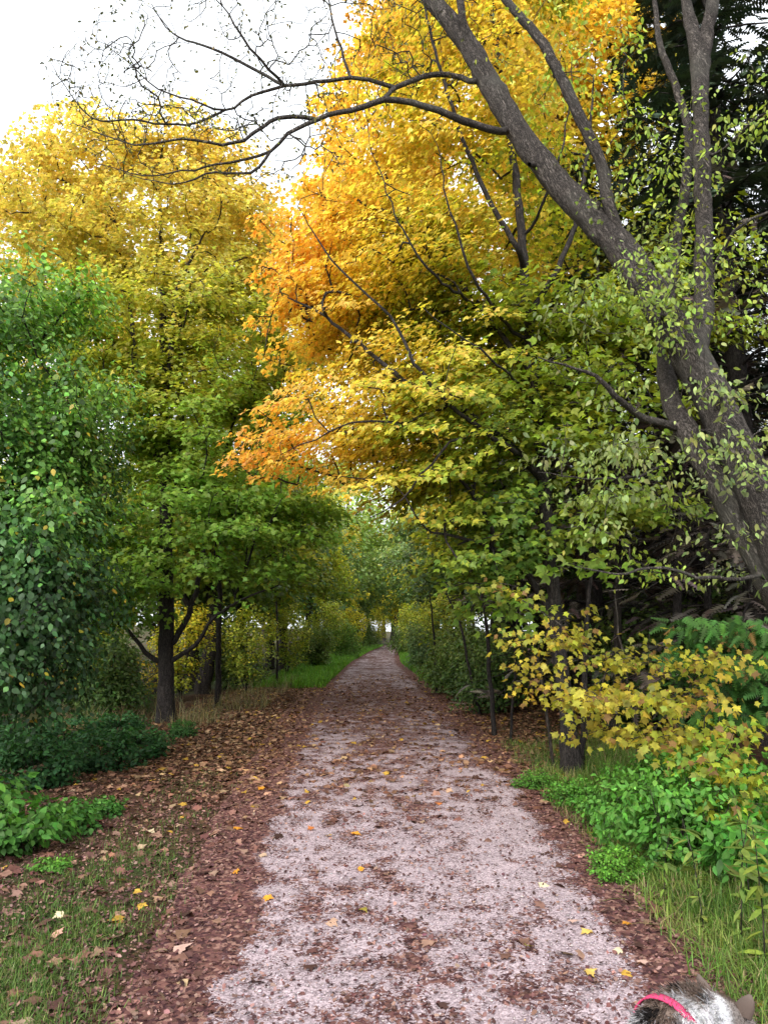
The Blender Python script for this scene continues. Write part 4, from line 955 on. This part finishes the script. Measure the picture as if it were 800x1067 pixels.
# ------------------------------------------------------------------ grass, litter, fallen leaves
def blades(name, label, x, y, h, wdt, col, rng, lean=.5):
    n = len(x); z = gz(x, y)
    a = rng.uniform(0, 2 * math.pi, n); o = np.stack([np.cos(a), np.sin(a), 0 * a], -1); s = np.stack([-np.sin(a), np.cos(a), 0 * a], -1)
    b0 = np.stack([x, y, z - .01], -1); le = rng.uniform(.1, 1, n) ** 1.5 * lean * 1.6
    def pt(t): return b0 + (h * t)[:, None] * np.array((0, 0, 1.)) * (1 - .35 * le * t)[:, None] + o * (h * le * t * t)[:, None]
    one = np.ones(n)
    p1, p2, p3 = pt(one * .4), pt(one * .75), pt(one)
    hw = (wdt * .5)[:, None]
    V = np.stack([b0 - s * hw, b0 + s * hw, p1 + s * hw * .9, p2 + s * hw * .55, p3, p2 - s * hw * .55, p1 - s * hw * .9], 1).reshape(-1, 3)
    k = np.arange(n)[:, None] * 7
    idx = np.concatenate([k + [0, 1, 2, 6], k + [6, 2, 3, 5], k + [5, 3, 4]], 1)
    sizes = np.tile([4, 4, 3], n)
    return link(name, new_mesh(name, V, sizes, idx.ravel(), M_GRASS, np.repeat(col, 3, 0)), kind='stuff', label=label, category='grass')

def ysample(n, y0, y1, rng): return y0 * (y1 / y0) ** rng.random(n)
rng = np.random.default_rng(600)
n = 110000; y = ysample(n, 2.2, 10.5, rng); off = rng.uniform(.05, 2.1, n); x = edgeR(y) + off
dens = sstep(-.02, .40, off) * (1 - .7 * sstep(7, 10, y)) * (.25 + .9 * fbm(xyz(x, y), 2.4, 61)) * (1 - .5 * sstep(1.2, 2.0, off))
k = rng.random(n) < dens; x, y, off = x[k], y[k], off[k]
clump = fbm(xyz(x, y), 3.0, 62)
h = rng.uniform(.04, .17, len(x)) + .30 * sstep(.45, 1.3, off) * clump * rng.uniform(.3, 1, len(x))
col = jitter(ramp(fbm(xyz(x, y), 1.6, 63) + rng.normal(0, .15, len(x)), [(.2, (.065, .14, .025)), (.5, (.12, .21, .035)), (.75, (.21, .27, .06)), (1.0, (.38, .34, .15))]), rng)
col = np.where((rng.random(len(x)) < .09)[:, None], np.array((.36, .29, .15)), col)
blades('grass', 'tall loose green grass along the right edge of the trail', x, y, h, rng.uniform(.003, .008, len(x)), col, rng, 1.15)
n = 130000; y = ysample(n, 2.3, 8.5, rng); off = rng.uniform(.2, 2.6, n); x = edgeL(y) - off
cen = np.interp(y, [2.3, 3.5, 5, 8], [.75, .85, .75, .8])
dens = np.exp(-((off - cen) / np.interp(y, [2.3, 4, 8], [.40, .36, .3])) ** 2) * (1 - sstep(3.4, 6.5, y) * .85) * np.clip(fbm(xyz(x, y), 2.6, 64) * 2.4 - .5, 0, 1)
k = rng.random(n) < dens; x, y = x[k], y[k]
col = jitter(ramp(rng.random(len(x)), [(0, (.06, .12, .025)), (.7, (.11, .19, .04)), (1, (.20, .21, .07))]), rng)
blades('grass', 'short thin green grass among leaf litter on the left verge', x, y, rng.uniform(.02, .075, len(x)), rng.uniform(.003, .006, len(x)), col, rng, .9)
for lab, side, y0, y1, w0, w1, m in [('bright green grass patch at the left edge of the far trail', -1, 20, 70, .0, 1.9, 17000), ('green grass strip at the right edge of the far trail', 1, 21, 70, .05, 1.0, 9000)]:
    y = ysample(m, y0, y1, rng); off = rng.uniform(w0, w1, m); x = edgeL(y) - off if side < 0 else edgeR(y) + off
    col = jitter(ramp(rng.random(m), [(0, (.10, .26, .03)), (1, (.19, .38, .045))]), rng)
    blades('grass', lab, x, y, rng.uniform(.10, .32, m), rng.uniform(.012, .03, m), col, rng, .5)
n = 1900; px_c = rng.choice(6, n); cc = np.array([gpt(*q)[:2] for q in ((250, 736), (205, 752), (265, 724), (120, 752), (300, 716), (85, 760))])
sg = np.array([(.7, .9), (.5, .5), (.8, 1.5), (.9, .8), (.6, 2), (.8, .8)])
q = cc[px_c] + rng.normal(0, 1, (n, 2)) * sg[px_c] * .6; q[:, 0] = np.minimum(q[:, 0], edgeL(q[:, 1]) - .9)
col = jitter(ramp(rng.random(n), [(0, (.20, .17, .09)), (.6, (.30, .25, .13)), (1, (.13, .15, .05))]), rng)
blades('dry_grass', 'straw coloured dry grass around the foot of the left trees', q[:, 0], q[:, 1], rng.uniform(.15, .6, n) * rng.uniform(.4, 1, n), rng.uniform(.005, .011, n), col, rng, .95)

rng = np.random.default_rng(610)
n = 230000; y = ysample(n, 2.3, 26, rng); l, r = edgeL(y), edgeR(y)
x = l - 2.9 + rng.random(n) * (r - l + 2.9 + 2.2)
on = (x > l - .1) & (x < r + .1)
off = np.where(x < l, l - x, x - r)
d = np.where(on, (.10 + .60 * litter_at(x, y) ** 1.4) * (1 - .5 * sstep(6.5, 9.5, y)), np.where(x < l, (1 - .8 * sstep(1.3, 2.8, off)) * .85, (1 - sstep(.25, .7, off) * (1 - sstep(8, 11, y))) * (1 - sstep(1.3, 2.2, off) * .6)))
k = rng.random(n) < d * .72
x, y, on, off = x[k], y[k], on[k], off[k]; m = len(x)
whole = rng.random(m) < np.where(on, .010, .035) + .24 * sstep(5.5, 10, y)
sz = np.where(whole, rng.uniform(.05, .105, m), rng.uniform(.007, .030, m) * (1 + .5 * sstep(5, 12, y)))
a = rng.uniform(0, 6.28, m); dr = np.stack([np.cos(a), np.sin(a), rng.normal(0, .18, m)], -1)
nn = np.stack([rng.normal(0, .35, m), rng.normal(0, .35, m), np.ones(m)], -1)
zz = trail_z(x, y) + np.where(whole, .012, .005) + rng.uniform(0, .008, m)
u = rng.random(m)
c_crumb = ramp(u, [(0, (.050, .024, .024)), (.4, (.12, .056, .052)), (.75, (.20, .105, .090)), (1, (.33, .20, .165))])
c_far = ramp(u, [(0, (.08, .038, .026)), (.4, (.18, .088, .052)), (.75, (.30, .165, .09)), (1, (.46, .30, .17))])
t = (sstep(5.5, 10, y) * .8 + whole * .35).clip(0, 1)[:, None]
col = jitter(c_crumb * (1 - t) + c_far * t, rng, .2, .06)
gold = (whole & (rng.random(m) < .035))[:, None]
col = np.where(gold, np.array((.50, .30, .05)) * rng.uniform(.7, 1.1, (m, 1)), col)
def join_meshes(name, a_, b_):
    pass
P3 = np.stack([x, y, zz], -1)
small = ~whole
SH = np.array([(0, 0), (.40, .22), (.26, .55), (.34, .80), (0, 1.0), (-.30, .72), (-.36, .3)])
link('leaf_litter', leaf_mesh('leaf_litter', P3[small], dr[small], nn[small], sz[small], SH, col[small], M_DRY, fold=.5, curl=.4, rng=rng), kind='stuff', label='crushed brown leaf crumbs strewn over trail and verges', category='leaf litter')
link('leaf_litter', leaf_mesh('leaf_litter', P3[whole], dr[whole], nn[whole], sz[whole], MAPLE, col[whole], M_DRY, fold=.45, curl=.4, rng=rng), kind='stuff', label='whole tan and brown fallen leaves scattered along trail and verges', category='leaf litter')

m = 26000; y = ysample(m, 2.3, 8.0, rng); x = edgeL(y) + rng.random(m) * (edgeR(y) - edgeL(y))
k = rng.random(m) < 1 - 1.6 * litter_at(x, y); x, y = x[k], y[k]; m = len(x)
OC = np.array([(1, 0, 0), (0, 1, 0), (-1, 0, 0), (0, -1, 0), (0, 0, 1), (0, 0, -1)], float)
a = rng.uniform(0, 6.28, m); rr = rng.uniform(.0025, .0075, m) * np.where(rng.random(m) < .04, 1.8, 1)
vv = OC[None] * rng.uniform(.6, 1.3, (m, 6, 1)) * np.array((1, .75, .55)); ca, sa = np.cos(a)[:, None], np.sin(a)[:, None]
vv = np.stack([vv[..., 0] * ca - vv[..., 1] * sa, vv[..., 0] * sa + vv[..., 1] * ca, vv[..., 2]], -1) * rr[:, None, None]
vv = vv + np.stack([x, y, trail_z(x, y) + .001], -1)[:, None]
tri = np.array([(0, 1, 4), (1, 2, 4), (2, 3, 4), (3, 0, 4), (1, 0, 5), (2, 1, 5), (3, 2, 5), (0, 3, 5)])
ix = (np.arange(m)[:, None, None] * 6 + tri[None]).reshape(-1)
pc_ = jitter(ramp(rng.random(m), [(0, (.18, .14, .145)), (.5, (.40, .335, .36)), (1, (.56, .49, .52))]), rng, .15, .04)
link('gravel', new_mesh('gravel', vv.reshape(-1, 3), np.full(m * 8, 3), ix, M_DRY, np.repeat(pc_, 8, 0)), kind='stuff', label='loose pale stones scattered over the trail surface', category='gravel')

FALL = [(275, 940, 'o', 'orange fallen leaf on the pale gravel near the left litter strip'), (248, 910, 'o', 'orange fallen leaf at the border of gravel and left maroon litter'), (152, 941, 'c', 'cream fallen leaf lying on the short left grass'),
        (122, 920, 'y', 'pale yellow fallen leaf on the brown litter left of the grass'), (243, 866, 'o', 'orange brown fallen leaf on the maroon strip, farther than its border neighbour'), (326, 868, 'r', 'rusty orange fallen leaf on left half of the gravel'),
        (369, 873, 'o', 'orange leaf near the middle of the trail, farther of the central two'), (374, 908, 'o', 'orange leaf near the middle of the trail, nearer of the central two'), (381, 951, 'v', 'olive yellow leaf on mid trail gravel'),
        (67, 955, 'c', 'pale leaf on dark litter at the lower left'), (181, 994, 'p', 'large pinkish leaf on the maroon left strip'), (275, 825, 'o', 'bright orange leaf among tan litter on the far left edge of the trail'),
        (216, 871, 'c', 'cream leaf between left grass and maroon strip'), (157, 870, 'c', 'cream leaf on the brown left verge below the weeds'), (656, 969, 'o', 'bright orange leaf at the right edge against green grass'),
        (615, 978, 'y', 'yellow tan leaf on the right maroon strip beside a brighter orange one'), (592, 965, 'p', 'pale pink leaf on the gravel by the right maroon strip'), (645, 994, 'c', 'small pale leaf on right litter below the bright orange leaf'),
        (667, 1010, 'p', 'tan pink leaf just above the dog'), (610, 1020, 'y', 'small yellowish leaf on gravel left of the dog'), (547, 990, 'v', 'small olive leaf on the right half of the gravel'), (561, 926, 'c', 'pale cream leaf on gravel where right litter begins'), (460, 840, 'r', 'rusty leaf on the gravel right of the trail middle, far')]
FC = {'o': (.62, .26, .03), 'c': (.62, .52, .34), 'y': (.55, .38, .10), 'r': (.45, .15, .04), 'v': (.30, .24, .04), 'p': (.52, .34, .28)}
rng = np.random.default_rng(620)
for px, py, cc, lab in FALL:
    g = gpt(px, py); a = rng.uniform(0, 6.28); s = rng.uniform(.06, .085) * (1.35 if 'large' in lab else .75 if 'small' in lab else 1)
    z = float(trail_z(np.array([g[0]]), np.array([g[1]]))[0]) + .016
    dd = np.array([(math.cos(a), math.sin(a), .12)]); st = MAPLE.copy()
    me = leaf_mesh('fallen_leaf', np.array([(0, 0, 0)]), dd, np.array([(rng.normal(0, .25), rng.normal(0, .25) - .15, 1)]), np.array([s]), st, np.array([FC[cc]]) * rng.uniform(.9, 1.1), M_DRY, fold=.35, curl=.3, rng=rng)
    bm = bmesh.new(); bm.from_mesh(me); lay = bm.faces.layers.float_color.get('col')
    pv = [bm.verts.new(-dd[0] * s * q_ + np.array((w_, 0, .002 + .03 * q_ * s))) for q_, w_ in ((0, .0012), (.55, .0008), (.55, -.0008), (0, -.0012))]
    f = bm.faces.new(pv); f[lay] = (.25, .12, .05, 1); bm.to_mesh(me); bm.free()
    o = link('fallen_leaf', me, label=lab, category='fallen leaf', group='single bright leaves on the trail'); o.location = (g[0], g[1], z)

# tall weeds in the right grass
def weed(seed):
    rng = np.random.default_rng(seed); T = Tree(seed)
    T.path([(0, 0, 0), (.02, .01, .25), (.06, .0, .5), (.12, -.02, .68)], [.005, .004, .003, .0015], .05, .002)
    root = thing('tall_weed', '', 'weed')
    T.wood('stem', B_MID, .002, .4, 0, root)
    P = T.P[2:T.n]; k = rng.integers(0, len(P), 46); a = rng.uniform(0, 6.28, 46)
    d = np.stack([np.cos(a), np.sin(a), rng.uniform(-.1, .6, 46)], -1)
    link('foliage', leaf_mesh('foliage', P[k], d, np.tile((0, 0, 1.), (46, 1)) + rng.normal(0, .3, (46, 3)), rng.uniform(.06, .12, 46), LANCE, jitter(np.tile((.17, .24, .05), (46, 1)), rng), M_GREEN, curl=.4, rng=rng), root)
    return root
wd_ = [weed(630)]
scatter(wd_, spots([(770, 985, 1.0, 0, W1, 1), (735, 975, .85, 0, W1, 1), (795, 1010, 1.0, 0, (1.2, 1.1, .9), 1), (690, 948, .7, 0, (.9, 1, .9), 1), (780, 950, .95, 0, W1, 1.1)]), 'tall weeds in the right grass',
        ['tallest upright weed with narrow leaves in the right grass', 'narrow leaved weed left of the tallest one in the right grass', 'yellowish narrow leaved weed at the lower right edge', 'small narrow leaved weed nearest the trail', 'narrow leaved weed behind the tallest one beside the green plants'], 14)

# ------------------------------------------------------------------ the dog at the lower right corner
def dog():
    O = np.array((.60, 1.70, 0.0))
    J = {}; vs, es, rs = [], [], []
    def v(n, p, r, frm=None):
        J[n] = len(vs); vs.append(np.array(p) - O); rs.append(r)
        if frm: es.append((J[frm], J[n]))
    v('hip', (.57, 1.42, .42), (.105, .12)); v('mid', (.60, 1.64, .415), (.11, .125), 'hip'); v('chest', (.635, 1.86, .41), (.12, .14), 'mid')
    v('scruff', at(693, 1094, 1.99), (.10, .10), 'chest'); v('neck', at(711, 1069, 2.07), (.088, .09), 'scruff'); v('nape', at(734, 1063, 2.13), (.080, .082), 'neck'); v('skull', at(756, 1064, 2.19), (.064, .062), 'nape')
    v('stop', at(779, 1078, 2.25), (.042, .040), 'skull'); v('nose', at(794, 1096, 2.30), (.026, .025), 'stop')
    v('tail', (.55, 1.30, .46), (.04, .04), 'hip'); v('tail2', (.53, 1.23, .54), (.05, .05), 'tail'); v('tail3', (.55, 1.26, .62), (.035, .035), 'tail2')
    for sx, n in ((-1, 'l'), (1, 'r')):
        st = -.05 if sx > 0 else .04
        v('sh' + n, (.635 + sx * .085, 1.90, .33), (.06, .07), 'chest'); v('el' + n, (.635 + sx * .095, 1.84, .23), (.036, .042), 'sh' + n); v('wr' + n, (.635 + sx * .09, 1.87 + st, .09), (.026, .026), 'el' + n); v('pw' + n, (.635 + sx * .09, 1.91 + st, .028), (.032, .026), 'wr' + n)
        v('th' + n, (.57 + sx * .085, 1.46, .33), (.065, .085), 'hip'); v('kn' + n, (.57 + sx * .10, 1.50, .23), (.042, .05), 'th' + n); v('hk' + n, (.57 + sx * .095, 1.37 - st, .14), (.024, .026), 'kn' + n); v('hp' + n, (.57 + sx * .095, 1.40 - st, .06), (.024, .024), 'hk' + n); v('ht' + n, (.57 + sx * .095, 1.45 - st, .028), (.032, .025), 'hp' + n)
    me = bpy.data.meshes.new('skin'); me.from_pydata([tuple(p) for p in vs], es, [])
    ob = bpy.data.objects.new('skin', me); COL.objects.link(ob)
    sk = ob.modifiers.new('s', 'SKIN'); sk.use_smooth_shade = True
    for i, r in enumerate(rs): me.skin_vertices[0].data[i].radius = r
    me.skin_vertices[0].data[0].use_root = True
    sb = ob.modifiers.new('u', 'SUBSURF'); sb.levels = sb.render_levels = 3
    dg = bpy.context.evaluated_depsgraph_get(); ev = bpy.data.meshes.new_from_object(ob.evaluated_get(dg))
    bpy.data.objects.remove(ob); bpy.data.meshes.remove(me)
    n = len(ev.vertices); co = np.zeros(n * 3, np.float32); ev.vertices.foreach_get('co', co); co = co.reshape(-1, 3).astype(float)
    no = np.zeros(n * 3, np.float32); ev.vertices.foreach_get('normal', no); no = no.reshape(-1, 3).astype(float)
    def coat(p, nn):
        q = p + O; s = vnoise(q * (1, 1, 1), 16, 70)
        up = nn[:, 1] * .43 + nn[:, 2] * .9
        back = sstep(.66, .90, up + (s - .5) * .35)[:, None]
        st = sstep(.52, .62, vnoise(q * (1, .5, .5), 30, 71))[:, None]
        top = np.array((.27, .20, .165)) * (1 - st) + np.array((.035, .030, .030)) * st
        c = np.array((.84, .83, .86)) * (1 - back) + top * back
        hd = .8 * sstep(.86, .91, q[:, 0] + (s - .5) * .04)[:, None]; br = np.array((.20, .145, .115)) * (.5 + .9 * s)[:, None]
        return c * (1 - hd) + br * hd
    root = thing('dog', 'grey and white furry dog with a pink collar at the lower right corner', 'dog', O)
    npoly = len(ev.polygons); pc = np.zeros(npoly * 3, np.float32); ev.polygons.foreach_get('center', pc); pc = pc.reshape(-1, 3).astype(float)
    pn = np.zeros(npoly * 3, np.float32); ev.polygons.foreach_get('normal', pn); pn = pn.reshape(-1, 3).astype(float)
    a = ev.attributes.new('col', 'FLOAT_COLOR', 'FACE'); cc = np.ones((npoly, 4), np.float32); cc[:, :3] = coat(pc, pn); a.data.foreach_set('color', cc.ravel())
    M_FUR = leaf_mat('dog_fur', .15, .7, .15, (1, 1, 1))
    ev.materials.clear(); ev.materials.append(M_FUR); ev.name = 'body'
    link('body', ev, root)
    rng = np.random.default_rng(650)
    m = 70000; ar = np.zeros(npoly, np.float32); ev.polygons.foreach_get('area', ar)
    k = rng.choice(npoly, m, p=ar / ar.sum()); sd_ = np.sqrt(ar[k])[:, None]
    b0 = pc[k] + np.cross(pn[k], rng.normal(size=(m, 3))) * sd_ * .5
    back = norm(np.array((-.35, -1, -.25)) + np.where((pc[k, 2] < .28)[:, None], np.array((0, .6, -1.2)), 0))
    back = np.where((pc[k, 1] + O[1] > 2.03)[:, None], norm(np.array((-.8, -.7, .1))), back)
    d = norm(back - pn[k] * np.sum(back * pn[k], 1, keepdims=True)) * .95 + pn[k] * .28 + rng.normal(0, .13, (m, 3))
    ln = np.where(pc[k, 0] + O[0] > .87, rng.uniform(.010, .022, m), rng.uniform(.02, .048, m)) * np.where(pc[k, 2] < .2, .35, 1)
    link('fur', leaf_mesh('fur', b0 - pn[k] * .002, d, np.cross(d, rng.normal(size=(m, 3))), ln, np.array([(-.035, 0), (.035, 0), (.02, .6), (0, 1), (-.02, .6)]), jitter(coat(pc[k], pn[k]), rng, .12, .02), M_FUR, fold=0, curl=.25, rng=rng), root)
    def solid(name, f, mat, parent=root):
        bm = bmesh.new(); f(bm)
        for fc in bm.faces: fc.smooth = True
        mm = bpy.data.meshes.new(name); bm.to_mesh(mm); bm.free(); mm.materials.append(mat); return link(name, mm, parent)
    def plain(name, c, r=.5):
        mt, t, N, K = mat_new(name); p = N('ShaderNodeBsdfPrincipled'); p.inputs['Base Color'].default_value = (*c, 1); p.inputs['Roughness'].default_value = r
        nz = N('ShaderNodeTexNoise'); nz.inputs['Scale'].default_value = 180; bp = N('ShaderNodeBump'); bp.inputs['Strength'].default_value = .3; K(nz.outputs[0], bp.inputs['Height']); K(bp.outputs[0], p.inputs['Normal'])
        o = N('ShaderNodeOutputMaterial'); K(p.outputs[0], o.inputs[0]); return mt
    ax = norm(at(711, 1069, 2.07) - at(693, 1094, 1.99) + (.03, 0, 0)); u0 = norm(np.cross(ax, (0, 0, 1.))); v0 = np.cross(ax, u0); cen = at(697, 1082, 2.03) - O
    def collar(bm):
        K_ = 48; rows = []
        for i in range(K_):
            t = i / K_ * 6.2832; rr = .093
            for dr_, da in (0, -.012), (.004, -.012), (.004, .012), (0, .012):
                rows.append(bm.verts.new(cen + (math.cos(t) * u0 + math.sin(t) * v0) * (rr + dr_) + ax * da))
        for i in range(K_):
            for q in range(4):
                a_, b_ = i * 4 + q, i * 4 + (q + 1) % 4; c_, d_ = ((i + 1) % K_) * 4 + (q + 1) % 4, ((i + 1) % K_) * 4 + q
                bm.faces.new((rows[a_], rows[b_], rows[c_], rows[d_]))
    solid('collar', collar, plain('pink_webbing', (.50, .035, .12), .8))
    hx = norm(at(779, 1078, 2.25) - at(756, 1064, 2.19)); hs_ = norm(np.cross(hx, (0, 0, 1.)))
    for sgn in (-1, 1):
        b_ = at(757, 1062, 2.185) - O + hs_ * sgn * .045 + (0, 0, .035)
        def ear(bm, b_=b_, sgn=sgn):
            up_ = norm(np.array((-.05, .0, 1)) + hs_ * sgn * .55)
            ring = []
            for lv, (h_, wv_, tv) in enumerate(((-.015, .030, .016), (.018, .027, .013), (.042, .018, .009), (.060, .004, .003))):
                ring.append([bm.verts.new(b_ + up_ * h_ + hs_ * math.cos(t) * wv_ + hx * math.sin(t) * tv) for t in np.arange(10) / 10 * 6.2832])
            for r0, r1 in zip(ring, ring[1:]):
                for i in range(10): bm.faces.new((r0[i], r0[(i + 1) % 10], r1[(i + 1) % 10], r1[i]))
            bm.faces.new(ring[-1])
        solid('ear', ear, plain('brown_ear', (.10, .072, .06), .8))
        e_ = at(768, 1074, 2.235) - O + hs_ * sgn * .038 + (0, 0, .018)
        solid('eye', lambda bm, e_=e_: bmesh.ops.create_uvsphere(bm, u_segments=12, v_segments=8, radius=.010, matrix=Matrix.Translation(e_)), plain('dark_eye', (.02, .012, .01), .1))
    nz_ = at(800, 1102, 2.315) - O
    solid('nose', lambda bm: bmesh.ops.create_uvsphere(bm, u_segments=12, v_segments=8, radius=.016, matrix=Matrix.Translation(nz_)), plain('black_nose', (.012, .012, .012), .35))
dog()
